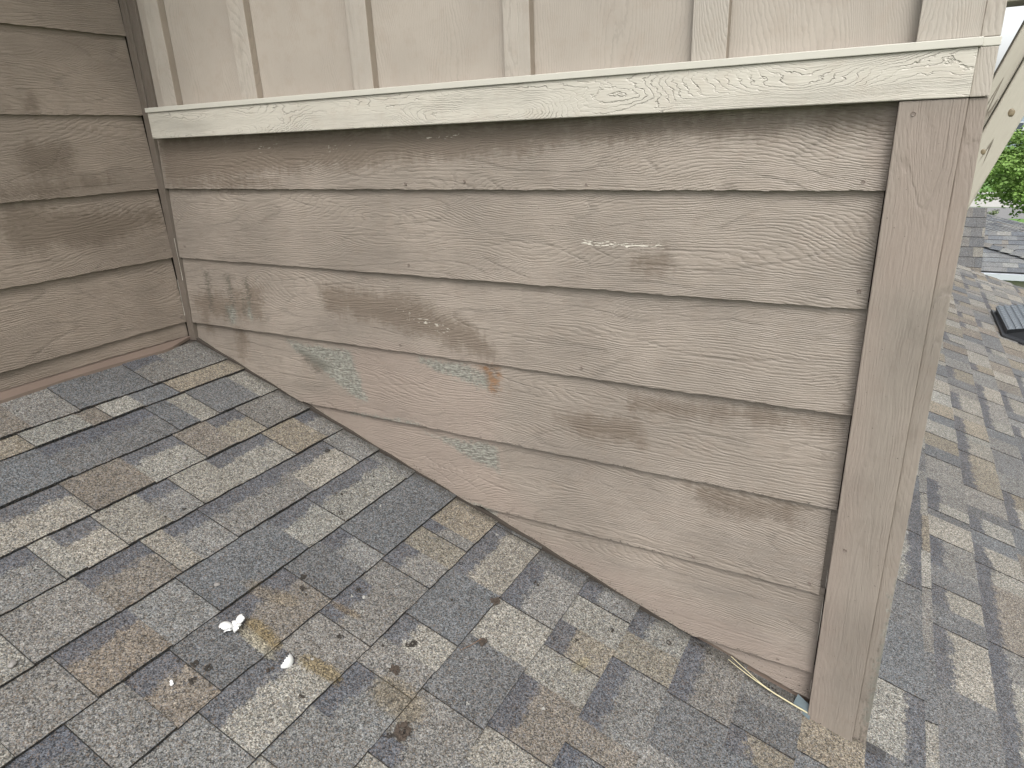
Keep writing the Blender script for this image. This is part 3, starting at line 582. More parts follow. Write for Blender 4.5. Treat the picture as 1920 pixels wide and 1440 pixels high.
# roof vent
MAT['vent'] = plain('dark_vent_plastic', (0.028, 0.030, 0.034), 0.42, 50, 0.2)
MAT['vent_top'] = plain('vent_grid_plastic', (0.075, 0.090, 0.105), 0.40, 80, 0.25)
vent = thing('roof_vent', 'dark plastic slant back roof vent with a gridded top on the shingles', 'vent', roof_pt(3.2, 5.2))
def vl(u, v, h): return roof_pt(u, v, h + 0.012) - roof_pt(3.2, 5.2)
mb = MB(); P = [vl(3.04, 4.79, 0), vl(3.50, 4.79, 0), vl(3.50, 5.63, 0), vl(3.04, 5.63, 0)]; Q = [vl(3.04, 4.79, .012), vl(3.50, 4.79, .012), vl(3.50, 5.63, .012), vl(3.04, 5.63, .012)]
mb.quad(*Q); [mb.quad(P[i], P[(i + 1) % 4], Q[(i + 1) % 4], Q[i]) for i in range(4)]
o = mb.obj('flange', MAT['vent']); o.parent = vent
mb = MB(); P = [vl(3.07, 4.86, .01), vl(3.36, 4.90, .01), vl(3.36, 5.55, .01), vl(3.07, 5.59, .01)]; Q = [vl(3.06, 4.83, .05), vl(3.40, 4.86, .24), vl(3.40, 5.58, .24), vl(3.05, 5.61, .05)]
mb.quad(*Q); [mb.quad(P[i], P[(i + 1) % 4], Q[(i + 1) % 4], Q[i]) for i in range(4)]
o = mb.obj('hood', MAT['vent']); o.parent = vent
mb = MB()
def bil(s_, t_, h=0.0):
    p = (Q[0] * (1 - s_) + Q[1] * s_) * (1 - t_) + (Q[3] * (1 - s_) + Q[2] * s_) * t_
    nrm = (Q[1] - Q[0]).cross(Q[3] - Q[0]).normalized(); nrm = nrm if nrm.z > 0 else -nrm
    return p + nrm * h
NS, NTT = 9, 13
SA = [0.0]; TA = [0.0]; SH = [0]; THh = [0]
for i in range(NS): SA += [(i + .20) / NS, (i + .28) / NS, (i + .72) / NS, (i + .80) / NS]; SH += [0, 1, 1, 0]
for j in range(NTT): TA += [(j + .20) / NTT, (j + .30) / NTT, (j + .70) / NTT, (j + .80) / NTT]; THh += [0, 1, 1, 0]
SA.append(1.0); TA.append(1.0); SH.append(0); THh.append(0)
gv = [[bil(a, b, .001 + .012 * SH[i] * THh[j]) for j, b in enumerate(TA)] for i, a in enumerate(SA)]
for i in range(len(SA) - 1):
    for j in range(len(TA) - 1): mb.quad(gv[i][j], gv[i + 1][j], gv[i + 1][j + 1], gv[i][j + 1])
o = mb.obj('grid', MAT['vent_top']); o.parent = vent

# ------------------------------------------------------------------ timber bracket
def timber(name, base, seed):
    s = NT(name); uv = s.uv(); uvo = s.vec(uv, loc=(seed, seed * 2, 0))
    f = s.noise(s.vec(uvo, (0.9, 26, 1)), 1.0, 2.0, 0.4)
    fr = s.math('FRACT', s.math('MULTIPLY', f, 8.0)); ln = s.ramp(fr, 0.93, 0.985)
    gate = s.ramp(s.noise(s.vec(uvo, (6, 14, 1)), 1.0, 1.0), 0.42, 0.52)
    ck = s.math('MULTIPLY', ln, gate)
    n = s.noise(s.vec(uvo, (30, 200, 1)), 1.0, 3.0, 0.6)
    c = s.mix(n, tuple(x * 0.88 for x in base), tuple(x * 1.08 for x in base))
    c = s.mix(s.math('MULTIPLY', ck, 0.75), c, (0.09, 0.07, 0.05))
    h = s.math('SUBTRACT', s.math('MULTIPLY', n, 0.3), s.math('MULTIPLY', ck, 1.5))
    return s.fin(c, 0.55, s.bump(h, 0.8, 0.002), 0.35)
MAT['beam'] = timber('cream_timber', (0.33, 0.31, 0.26), 1.0); MAT['beam2'] = timber('cream_timber_back', (0.33, 0.31, 0.26), 5.0)
MAT['knot'] = plain('amber_knot', (0.15, 0.12, 0.075), 0.5, 200, 0.5)
brk = thing('timber_bracket', 'cream painted timber knee brace with cracked grain and knots beside the corner post', 'bracket', (2.135, 0.41, -0.35))
def beam(name, p0, p1, wlo, whi, y0, y1, mat, bev=0.003):
    """beam from p0 to p1 in the x-z plane; wlo/whi: extent to the lower right / upper left of the line"""
    p0 = Vector(p0); p1 = Vector(p1); dd = (p1 - p0).normalized(); nr = Vector((dd.y, -dd.x))
    o = Vector((2.135, 0.41, -0.35)); m = MB()
    c4 = [p0 + nr * wlo, p1 + nr * wlo, p1 - nr * whi, p0 - nr * whi]; L = (p1 - p0).length
    F = [(q.x - o.x, y0 - o.y, q.y - o.z) for q in c4]; K = [(q.x - o.x, y1 - o.y, q.y - o.z) for q in c4]; w = wlo + whi
    uvf = [(0, 0), (L, 0), (L, w), (0, w)]
    m.quad(*F, uv=uvf); m.quad(K[3], K[2], K[1], K[0], uv=[(0, 1 + w), (L, 1 + w), (L, 1), (0, 1)])
    for i in range(4):
        j = (i + 1) % 4; m.quad(F[j], F[i], K[i], K[j], uv=[(L * (i % 2 == 0), 2), (0, 2), (0, 2.09), (L * (i % 2 == 0), 2.09)])
    ob = m.obj(name, mat, bevel=bev); ob.parent = brk; return ob
GL0, GL1 = (2.0985, -0.300), (2.262, 0.170)       # groove line between the two members
beam('brace', GL0, GL1, 0.051, 0.0, 0.35, 0.44, MAT['beam'])
beam('backing_brace', GL0, GL1, -0.001, 0.031, 0.364, 0.43, MAT['beam2'])
o = beam('top_beam', (2.127, 0.150), (3.1, 0.150), 0.045, 0.045, 0.3505, 0.4395, MAT['beam2'])
for (t, s_, rr) in ((0.10, 0.030, 0.0055), (0.30, 0.020, 0.005), (0.46, 0.028, 0.0065), (0.80, 0.014, 0.0045)):
    p = Vector(GL0).lerp(Vector(GL1), t); dd = (Vector(GL1) - Vector(GL0)).normalized(); p += Vector((dd.y, -dd.x)) * s_
    bm = bmesh.new(); bmesh.ops.create_icosphere(bm, subdivisions=2, radius=rr)
    for v in bm.verts: v.co.y *= 0.22; v.co.z *= 1.25; v.co *= rng.uniform(0.9, 1.1)
    me = bpy.data.meshes.new('knot'); bm.to_mesh(me); bm.free(); me.materials.append(MAT['knot']); me.polygons.foreach_set('use_smooth', [True] * len(me.polygons))
    ko = bpy.data.objects.new('knot', me); col.objects.link(ko); ko.parent = brk; ko.location = (p.x - 2.135, 0.35 - 0.41 + 0.0003, p.y + 0.35)

# ------------------------------------------------------------------ things lying on the roof
MAT['shell'] = plain('egg_shell', (0.50, 0.50, 0.49), 0.45, 90, 0.03, spec=0.4)
MAT['crumb'] = plain('dry_dirt', (0.024, 0.020, 0.016), 0.95, 300, 0.6)
MAT['clod'] = plain('brown_clod', (0.046, 0.035, 0.027), 0.95, 260, 0.6)
MAT['fluff'] = plain('pale_fluff', (0.24, 0.235, 0.215), 0.8, 300, 0.3)
MAT['stone'] = plain('grey_pebble', (0.17, 0.16, 0.15), 0.7, 120, 0.2)
MAT['straw'] = plain('dry_straw', (0.42, 0.38, 0.24), 0.5, 120, 0.15)
MAT['twigm'] = plain('brown_twig', (0.12, 0.075, 0.05), 0.8, 200, 0.4)
ROT = Matrix.Rotation(TH, 4, 'Y')
def place(o, u, v, h=0.0, rz=0.0):
    o.matrix_world = Matrix.Translation(roof_pt(u, v, 0.009 + h)) @ ROT @ Matrix.Rotation(rz, 4, 'Z'); return o
def shell_piece(R, cover, seed, jag=0.16, el=1.2, t=0.0006):
    """open jagged cap of an egg; cap opens upwards (+z)"""
    r = random.Random(seed); nu, nv = 40, 12; V = []; Fc = []
    ed = []; a = 0
    for i in range(nu): a = a * 0.4 + r.uniform(-1, 1) * jag; ed.append(cover * (1 + a + 0.12 * math.sin(i / nu * 2 * math.pi * 2 + seed)))
    for lay in (0, 1):
        for i in range(nu):
            for j in range(nv + 1):
                th = ed[i] * j / nv; ph = 2 * math.pi * i / nu; rr = R - t * lay
                V.append((rr * math.sin(th) * math.cos(ph) * el, rr * math.sin(th) * math.sin(ph), R - rr * math.cos(th)))
    w = nv + 1; off = nu * w
    for i in range(nu):
        k2 = (i + 1) % nu
        for j in range(nv):
            Fc.append((i * w + j, i * w + j + 1, k2 * w + j + 1, k2 * w + j)); Fc.append((off + k2 * w + j, off + k2 * w + j + 1, off + i * w + j + 1, off + i * w + j))
        Fc.append((i * w + nv, off + i * w + nv, off + k2 * w + nv, k2 * w + nv))
    me = bpy.data.meshes.new('shell_piece'); me.from_pydata(V, [], Fc); me.materials.append(MAT['shell']); me.polygons.foreach_set('use_smooth', [True] * len(me.polygons)); me.update()
    return me
egg = thing('crushed_eggshell', 'crumpled white eggshell at the top of a yolk streak on the shingles', 'eggshell'); place(egg, *d['egg1'])
for i, (dx, dy, dz, rx, ry, rz, R, cv) in enumerate([(-.004, -.006, .010, 2.5, 0.3, 0.6, .0125, 1.5), (-.001, .011, .008, 2.3, -0.6, 1.9, .0105, 1.5), (.008, -.003, .006, 2.4, 0.7, 2.6, .0105, 1.4), (.007, .007, .006, 2.8, 0.5, 0.3, .0085, 1.4), (.002, -.015, .004, 2.6, -0.3, 0.9, .007, 1.3)]):
    o = bpy.data.objects.new('shell_piece', shell_piece(R, cv, i + 3)); col.objects.link(o); o.parent = egg; o.location = (dx, dy, dz + 0.006); o.rotation_euler = (rx, ry, rz)
V = []; Fc = []; NA, NB = 30, 8; R_ = 0.0165
rj = random.Random(4)
for lay in (0, 1):
    for i in range(NA + 1):
        t = -1.45 + 2.9 * i / NA; co = (R_ - .0007 * lay) * math.cos(t); si = (R_ - .0007 * lay) * math.sin(t); j0 = rj.uniform(-.0010, .0010) if lay == 0 else 0
        xin = co * 0.20 + (.0012 * math.sin(i * 1.7) + j0 if 1 < i < NA - 1 else 0)
        for j in range(NB + 1):
            x = xin + (co - xin) * j / NB; rr2 = max(0.0, (R_ - .0007 * lay) ** 2 - x * x - si * si)
            V.append((x, si, math.sqrt(rr2)))
W_ = NB + 1; O_ = (NA + 1) * W_
for i in range(NA):
    for j in range(NB):
        q = i * W_ + j; Fc.append((q, q + W_, q + W_ + 1, q + 1)); Fc.append((O_ + q, O_ + q + 1, O_ + q + W_ + 1, O_ + q + W_))
    q = i * W_; Fc.append((q, O_ + q, O_ + q + W_, q + W_))
me = bpy.data.meshes.new('eggshell_half'); me.from_pydata(V, [], Fc); me.materials.append(MAT['shell']); me.polygons.foreach_set('use_smooth', [True] * len(me.polygons)); me.update()
eg2 = bpy.data.objects.new('eggshell_half', me); col.objects.link(eg2)
eg2.matrix_world = Matrix.Translation(roof_pt(1.140, -0.680, 0.006)) @ ROT @ Matrix.Rotation(math.radians(12), 4, 'Z')
tag(eg2, 'curved white half eggshell lying above the lower yolk streak', 'eggshell')

def flakes(name, n, R, fl, mat, seed, flat=0.5):
    """a cluster of bent little flakes and grains joined into one lump"""
    r = random.Random(seed); bm = bmesh.new()
    for i in range(n):
        a = r.uniform(0, 6.28); q = R * math.sqrt(r.random()) * 0.9
        s0 = fl * r.uniform(0.5, 1.2)
        mt = Matrix.Translation((q * math.cos(a), q * math.sin(a) * 0.75, max(0.0006, R * flat * 0.6 * (1 - q / R) * r.random() + s0 * 0.3))) @ Matrix.Rotation(r.uniform(0, 3), 4, 'Z') @ Matrix.Rotation(r.uniform(-1, 1), 4, 'X')
        g = bmesh.ops.create_icosphere(bm, subdivisions=1, radius=s0, matrix=mt @ Matrix.Diagonal((r.uniform(.8, 1.8), r.uniform(.6, 1.1), r.uniform(.25, .7), 1)))
        for v in g['verts']: v.co += Vector((r.uniform(-1, 1), r.uniform(-1, 1), r.uniform(-.6, .6))) * s0 * 0.28
    me = bpy.data.meshes.new(name); bm.to_mesh(me); bm.free(); me.materials.append(mat)
    o = bpy.data.objects.new(name, me); col.objects.link(o); return o
CL = ['dark crumbly clump above the brown streak, upper one of a pair on a tan tab', 'dark crumbly clump above the brown streak, lower one of a pair on a tan tab',
      'dark clump left of the white shell chip, on a dark shingle below the crushed eggshell', 'dark clump nearest below the crushed eggshell, right of its twin', 'dark clump right of the half eggshell on a grey tab',
      'dark clump right of the crushed eggshell on a pale grey tab', 'dark clump left of the pale square tab in the middle of the shingles', 'dark clump on the upper corner of the pale square tab', 'dark clump in the pale square tab, lower of two',
      'dark clump on the pale tab just below the half eggshell', 'dark clump just right of the large flattened brown clump', 'dark clump just left of the large flattened brown clump',
      'dark clump at the lower left, below the white shell chip', 'dark clump nearest the inside corner on a pale tab', 'dark clump on a grey tab, above the streaked tan shingles', 'dark clump beside the siding near its middle']
WL = ['white angular shell chip on a brown tab below the crushed eggshell', 'pale fleck on the dark shingle above the yolk streaks', 'pale fleck beside the pair of flecks right of the eggshells', 'pale curl on a grey tab right of the brown streak',
      'pale feather bit by the brown tuft', 'pale fluff just right of the half eggshell', 'pale fleck on a dark shingle right of the large brown clump', 'pale fleck near the bottom edge below the dark shingles', 'white fleck near the siding on a dark shingle', 'white fleck where the siding lap meets the roof']
near = ['below the crushed eggshell', 'near the eggshells', 'in the middle of the shingles', 'near the bottom edge of the view']
for i, q in enumerate(d['crumb']):
    o = flakes('dirt_clump', 12, 0.009, 0.0026, MAT['crumb'], i + 50); place(o, *q, 0, rng.uniform(0, 6)); tag(o, CL[i], 'debris', 'dark debris clumps on the shingles')
bl = ['brown curled clod on the corner of a dark shingle near the siding', 'brown clod at the end of a thin twig', 'reddish brown flake beside the half eggshell', 'large flattened brown clump near the bottom edge of the view', 'brown tuft with a white feather quill']
bs_ = [(30, .014, .0042), (26, .012, .0036), (10, .009, .003), (44, .020, .0042), (26, .012, .0036)]
for i, (q, (n, R, fl), lb) in enumerate(zip(d['brown'], bs_, bl)):
    o = flakes('brown_clod', n, R, fl, MAT['clod'], i + 90, 0.8); place(o, *q, 0, rng.uniform(0, 6)); tag(o, lb, 'debris')
for i, q in enumerate(d['white']):
    o = flakes('pale_flake', 4 if i else 3, 0.005, 0.0022 if i else 0.0034, MAT['fluff'] if i else MAT['shell'], i + 130, 0.5); place(o, *q, 0, rng.uniform(0, 6)); tag(o, WL[i], 'debris', 'pale flecks on the shingles')
for i, q in enumerate(d['dark']):
    o = flakes('dark_crumb', 3, 0.003, 0.0026, MAT['crumb'], i + 170, 0.5); place(o, *q, 0, rng.uniform(0, 6)); tag(o, 'tiny dark crumb of moss on the shingles', 'debris', 'tiny dark crumbs on the shingles')
for i, q in enumerate(d['pebble']):
    bm = bmesh.new(); bmesh.ops.create_icosphere(bm, subdivisions=3, radius=(.0050, .0048, .0055)[i])
    for v in bm.verts: v.co = Vector((v.co.x * 1.4, v.co.y, v.co.z * 0.7)) * (1 + 0.12 * math.sin(v.co.x * 900 + i) * math.cos(v.co.y * 700))
    me = bpy.data.meshes.new('pebble'); bm.to_mesh(me); bm.free(); me.materials.append(MAT['stone']); me.polygons.foreach_set('use_smooth', [True] * len(me.polygons))
    o = bpy.data.objects.new('pebble', me); col.objects.link(o); place(o, *q, 0.003, i); tag(o, ['smooth grey pebble on a pale shingle in the upper left', 'grey pebble on a dark shingle above the crushed eggshell', 'pale pebble near the left edge of the view'][i], 'pebble')
def tube(name, pts, rad, mat, taper=0.5, seg=6):
    V = []; Fc = []; n = len(pts)
    for i, p in enumerate(pts):
        a = pts[max(0, i - 1)]; b = pts[min(n - 1, i + 1)]; t = (Vector(b) - Vector(a)).normalized(); x = t.cross(Vector((0, 0, 1))).normalized(); y = t.cross(x)
        rr = rad * (taper + (1 - taper) * i / (n - 1))
        for k2 in range(seg): V.append(tuple(Vector(p) + (x * math.cos(6.2832 * k2 / seg) + y * math.sin(6.2832 * k2 / seg)) * rr))
    for i in range(n - 1):
        for k2 in range(seg): Fc.append((i * seg + k2, i * seg + (k2 + 1) % seg, (i + 1) * seg + (k2 + 1) % seg, (i + 1) * seg + k2))
    Fc.append(tuple(range(seg))[::-1]); Fc.append(tuple((n - 1) * seg + k2 for k2 in range(seg)))
    me = bpy.data.meshes.new(name); me.from_pydata(V, [], Fc); me.materials.append(mat); me.polygons.foreach_set('use_smooth', [True] * len(me.polygons)); me.update()
    o = bpy.data.objects.new(name, me); col.objects.link(o); return o
def smooth_pts(P, n=14):
    P = [Vector(p) for p in P]; out = []
    for i in range(len(P) - 1):
        p0 = P[max(0, i - 1)]; p1 = P[i]; p2 = P[i + 1]; p3 = P[min(len(P) - 1, i + 2)]
        for k2 in range(n): t = k2 / n; out.append(0.5 * ((2 * p1) + (p2 - p0) * t + (2 * p0 - 5 * p1 + 4 * p2 - p3) * t * t + (3 * p1 - p0 - 3 * p2 + p3) * t ** 3))
    out.append(P[-1]); return out
st = thing('dry_straw', 'long pale yellow forked straw lying along the foot of the siding', 'straw', roof_pt(*d['straw'][-1], 0.012))
o0 = st.location.copy()
for nm, key, r_ in (('stem', 'straw', .0021), ('fork', 'straw2', .0009)):
    P = [roof_pt(a, b - 0.004, 0.0125 + (0.002 if nm == 'fork' else 0)) - o0 for a, b in d[key]]
    if nm == 'fork': P.append(roof_pt(2.03, -0.0205, 0.0135) - o0)
    o = tube(nm, smooth_pts(P), r_, MAT['straw'], 0.30 if nm == 'stem' else 1.0); o.parent = st
P = [roof_pt(a, b, 0.013 + h) for (a, b), h in zip(d['twig'], (0, .002, .001))]
o = tube('twig', smooth_pts(P), 0.0012, MAT['twigm']); tag(o, 'thin reddish brown twig pointing at a clod on a dark shingle', 'twig')
bm = bmesh.new(); 
pts = [roof_pt(d['ring'][0] + .0055 * math.cos(t * 5.4 / 16), d['ring'][1] + .0055 * math.sin(t * 5.4 / 16), .0105) for t in range(17)]
o = tube('wire_ring', pts, 0.0011, MAT['crumb'], 1.0); tag(o, 'tiny dark open ring on a pale shingle close to the siding', 'ring')
# crumbs of dirt gathered along the wall foot: uncountable
bm = bmesh.new(); r3 = random.Random(77)
for i in range(560):
    u_ = r3.uniform(0.25, 2.28); v_ = -0.003 - abs(r3.gauss(0, 0.010)); s0 = r3.uniform(.0006, .0018) * (1 + max(0, u_ - 1.2) * 0.6)
    if math.sin(u_ * 17) + math.sin(u_ * 41 + 1) + r3.uniform(-1, 1) < -0.2: continue
    g = bmesh.ops.create_icosphere(bm, subdivisions=1, radius=s0, matrix=Matrix.Translation(roof_pt(u_, v_ , 0.009 + s0 * .5)) @ Matrix.Diagonal((r3.uniform(.7, 1.8), 1, .6, 1)))
for i in range(420):     # crumbs clinging to the board feet
    x_ = r3.uniform(0.3, 2.0); h_ = abs(r3.gauss(0, 0.018)) + cut(x_); s0 = r3.uniform(.0004, .0012)
    kk = (h_ % E) / E
    bmesh.ops.create_icosphere(bm, subdivisions=1, radius=s0, matrix=Matrix.Translation((x_, 0.013 * kk - 0.0012, h_)) @ Matrix.Diagonal((r3.uniform(.7, 1.8), .5, 1, 1)))
me = bpy.data.meshes.new('wall_foot_dirt'); bm.to_mesh(me); bm.free(); me.materials.append(MAT['crumb'])
o = bpy.data.objects.new('wall_foot_dirt', me); col.objects.link(o); tag(o, 'crumbs of dark dirt and lichen along the foot of the gable wall', 'dirt', kind='stuff')

bm = bmesh.new(); r4 = random.Random(12)
for i in range(420):
    u_ = r4.uniform(0.7, 1.75); v_ = -abs(r4.gauss(0.35, 0.30)) - 0.02; s0 = r4.uniform(.0005, .0013) * (1.5 if r4.random() < .12 else 1)
    bmesh.ops.create_icosphere(bm, subdivisions=1, radius=s0, matrix=Matrix.Translation(roof_pt(u_, v_, 0.009 + s0 * .5)) @ Matrix.Rotation(r4.uniform(0, 3), 4, 'Z') @ Matrix.Diagonal((r4.uniform(.8, 2.2), 1, .6, 1)))
me = bpy.data.meshes.new('roof_grit'); bm.to_mesh(me); bm.free(); me.materials.append(MAT['crumb'])
o = bpy.data.objects.new('roof_grit', me); col.objects.link(o); tag(o, 'fine dark grit scattered over the shingles', 'grit', kind='stuff')

# ------------------------------------------------------------------ background
GZ = CAM.z - 6.0
def cp(rx, rz, Y): return Vector((CAM.x + rx * Y, CAM.y + Y, CAM.z + rz * Y))
def ground_mat(name, a, b, sc, rough=0.95):
    s = NT(name); ob = s.obj(); n = s.noise(ob, sc, 5.0, 0.65); n2 = s.noise(ob, sc * 12, 3.0, 0.7)
    return s.fin(s.mix(s.math('MULTIPLY_ADD', n2, 0.5, s.math('MULTIPLY', n, 0.5)), a, b), rough, s.bump(n2, 0.6, 0.03), 0.2)
MAT['grass'] = ground_mat('grass', (0.050, 0.105, 0.022), (0.115, 0.215, 0.050), 0.35)
MAT['asphalt'] = ground_mat('asphalt', (0.13, 0.13, 0.13), (0.17, 0.168, 0.165), 0.8)
MAT['concrete'] = ground_mat('concrete', (0.27, 0.265, 0.25), (0.33, 0.32, 0.30), 0.9)
def sheet(name, x0, x1, y0, y1, z, mat):
    m = MB(); m.quad((x0, y0, z), (x1, y0, z), (x1, y1, z), (x0, y1, z)); o = m.obj(name, mat); tag(o, kind='structure'); return o
sheet('ground', -900, 900, -60, 1800, GZ, MAT['grass'])
sheet('driveway', 3.0, 30, 51, 57.6, GZ + 0.004, MAT['asphalt'])
sheet('street', -200, 200, 57.8, 64.0, GZ + 0.008, MAT['concrete'])
mb = MB(); mb.box((-200, 67.5, GZ - .05), (200, 69.2, GZ + 0.06)); o = mb.obj('sidewalk', MAT['concrete']); tag(o, kind='structure')
mb = MB(); mb.box((-200, 64.0, GZ - .05), (200, 64.3, GZ + 0.12)); o = mb.obj('kerb', MAT['concrete']); tag(o, kind='structure')

# neighbour's house
neigh = thing('neighbour_house', 'neighbouring house with a blue grey shingle roof and white gutter beyond the near roof', 'house', cp(.12, -.178, 17) )
NO = neigh.location.copy()
def nl(p): return Vector(p) - NO
MAT['gutter'] = plain('white_gutter', (0.36, 0.38, 0.41), 0.35, 20, 0.04)
MAT['nwall'] = plain('beige_house_wall', (0.30, 0.28, 0.24), 0.8, 8, 0.08)
H1, H2 = cp(.0966, -.1455, 16.95), cp(.1424, -.1582, 16.56)
hd = (H2 - H1).normalized(); H0 = H1 - hd * 3.0; H3 = H2 + hd * 2.6
E0, E1 = Vector((H0.x - 0.2, CAM.y + 16, CAM.z - 2.85)), Vector((H3.x + 1.5, CAM.y + 16, CAM.z - 2.85))
R1, R2 = cp(.0936, -.1087, 20.2), cp(.1351, -.1184, 18.9); rd = (R2 - R1).normalized(); R0 = R1 - rd * 3.0; R3 = R2 + rd * 3.2
def plane_shingles(parent, p00, p10, p01, n, r, exp_w=0.3):
    """courses parallel to p00->p10, climbing to p01"""
    ex = (p10 - p00); W = ex.length; ex.normalize(); up = p01 - p00; up = up - ex * up.dot(ex); Hh = up.length; up.normalize(); nz = ex.cross(up)
    if nz.z < 0: nz = -nz
    sh = Shingles()
    for k in range(n):
        u0, u1 = Hh - (k + 1) * Hh / n, Hh - k * Hh / n; v = 0
        while v < W:
            w = r.uniform(0.1, exp_w); e = min(W, v + w); sh.tab(u0 - .004, u1, v, e, r.choice(['D', 'G', 'G', 'L', 'B', 'D', 'G']), r, raised=r.random() < .5); v = e
    o = sh.obj('roof', MAT['shingle_neigh']); o.parent = parent
    dn = -up; og = p00 + up * Hh - NO
    o.matrix_local = Matrix(((dn.x, ex.x, nz.x, og.x), (dn.y, ex.y, nz.y, og.y), (dn.z, ex.z, nz.z, og.z), (0, 0, 0, 1)))
    return o
rr_ = random.Random(9)
plane_shingles(neigh, Vector((E0.x, E0.y, E0.z)), Vector((E1.x, E1.y, E1.z)), H1 + Vector((0, 0.5, .2)), 9, rr_)
plane_shingles(neigh, H0, H3, R1 + (R2 - R1) * 0.3, 22, rr_)
# hip caps along the hip line
mb = MB(); L = (H3 - H0).length; n = int(L / 0.2)
for i in range(n):
    a = nl(H0 + hd * (i * 0.2)) + Vector((0, 0, .05)); b = nl(H0 + hd * (i * 0.2 + .24)) + Vector((0, 0, .075)); w = Vector((hd.y, -hd.x, 0)).normalized() * 0.12
    mb.quad(a - w - Vector((0, 0, .05)), b - w - Vector((0, 0, .05)), b, a); mb.quad(a, b, b + w - Vector((0, 0, .06)), a + w - Vector((0, 0, .06)))
o = mb.obj('hip_cap', MAT['shingle_neigh'], weld=False); o.parent = neigh
me = o.data; a = me.color_attributes.new('tabcol', 'FLOAT_COLOR', 'CORNER'); cc = []
for i in range(n): k_ = CODE[rr_.choice(['G', 'L', 'B', 'D', 'G'])]; cc += [(*k_, 1)] * 8
a.data.foreach_set('color', np.array(cc, np.float32).ravel())
mb = MB(); mb.box((E0.x, E0.y - .12, E0.z - .13), (E1.x, E0.y - .005, E0.z - .02)); o = mb.obj('gutter', MAT['gutter']); o.parent = neigh; o.location = -NO
mb = MB(); mb.box((E0.x, E0.y + .0, E0.z - .16), (E1.x, E0.y + .5, E0.z - .14)); o = mb.obj('soffit', MAT['vent']); o.parent = neigh; o.location = -NO
mb = MB(); mb.box((E0.x, E0.y + .2, GZ), (E1.x, E0.y + 9, E0.z - .161)); o = mb.obj('wall', MAT['nwall']); o.parent = neigh; o.location = -NO
mb = MB(); mb.box((E0.x + 3.96, E0.y + .46, GZ + 1.0), (E0.x + 5.2, E0.y + .495, E0.z - .5)); o = mb.obj('window', MAT['gutter']); o.parent = neigh; o.location = -NO
mb = MB(); px_ = CAM.x + .1235 * 15.9; mb.box((px_ - .035, E0.y - .10, E0.z - .55), (px_ + .035, E0.y - .03, E0.z - .131)); mb.box((px_ - .05, E0.y - .13, E0.z - .30), (px_ + .05, E0.y - .02, E0.z - .25))
o = mb.obj('downspout', MAT['gutter']); o.parent = neigh; o.location = -NO

# distant houses
MAT['hwall'] = plain('blue_grey_house', (0.22, 0.26, 0.32), 0.8, 2, 0.05); MAT['hroof'] = plain('grey_house_roof', (0.13, 0.145, 0.17), 0.9, 2, 0.1)
MAT['hwhite'] = plain('white_house_trim', (0.45, 0.46, 0.46), 0.6, 2, 0.03); MAT['hglass'] = plain('house_glass', (0.06, 0.07, 0.09), 0.15, 2, 0.1)
def far_house(cx, cy, w, dp, h, rh, label, wallm):
    t = thing('house', label, 'house', (cx, cy, GZ), 'houses across the street')
    m = MB(); m.box((-w / 2, -dp / 2, 0), (w / 2, dp / 2, h)); m.tri((-w / 2, -dp / 2, h), (w / 2, -dp / 2, h), (0, -dp / 2, h + rh)); m.tri((w / 2, dp / 2, h), (-w / 2, dp / 2, h), (0, dp / 2, h + rh))
    o = m.obj('wall', wallm); o.parent = t
    m = MB()
    for sx in (-1, 1):
        a = (sx * (w / 2 + .5), -dp / 2 - .5, h - .5 * rh / (w / 2)); b = (0, -dp / 2 - .5, h + rh + .05); c_ = (0, dp / 2 + .5, h + rh + .05); dd = (sx * (w / 2 + .5), dp / 2 + .5, a[2])
        m.quad(a, b, c_, dd); up = .25; m.quad(*[(p[0], p[1], p[2] + up) for p in (a, b, c_, dd)]); m.quad(a, b, (b[0], b[1], b[2] + up), (a[0], a[1], a[2] + up))
    o = m.obj('roof', MAT['hroof']); o.parent = t
    m = MB()
    for sx in (-1, 1):
        a = Vector((sx * (w / 2 + .5), -dp / 2 - .56, h - .5 * rh / (w / 2))); b = Vector((0, -dp / 2 - .56, h + rh + .05)); u_ = Vector((0, 0, .38)); m.quad(a - u_ * .2, b - u_ * .2, b + u_, a + u_)
    o = m.obj('gable_trim', MAT['hwhite']); o.parent = t
    for wx in (-w * .28, w * .12, w * .32):
        for wz in (h * .18, h * .62):
            m = MB(); m.box((wx - .9, -dp / 2 - .12, wz), (wx + .9, -dp / 2 - .01, wz + 1.7)); wi = m.obj('window', MAT['hwhite']); wi.parent = t
            m = MB(); m.box((wx - .7, -dp / 2 - .16, wz + .2), (wx + .7, -dp / 2 - .125, wz + 1.5)); g_ = m.obj('pane', MAT['hglass']); g_.parent = wi
far_house(CAM.x + .1215 * 185, CAM.y + 185, 9, 10, 5.0, 3.0, 'blue grey house with a white trimmed gable above the green tree', MAT['hwall'])
far_house(CAM.x + .085 * 190, CAM.y + 196, 11, 10, 4.6, 3.0, 'pale distant house hidden mostly behind the timber bracket', MAT['hwhite'])
far_house(CAM.x + .185 * 190, CAM.y + 200, 12, 10, 5.4, 3.2, 'distant grey house furthest to the right', MAT['hwall'])

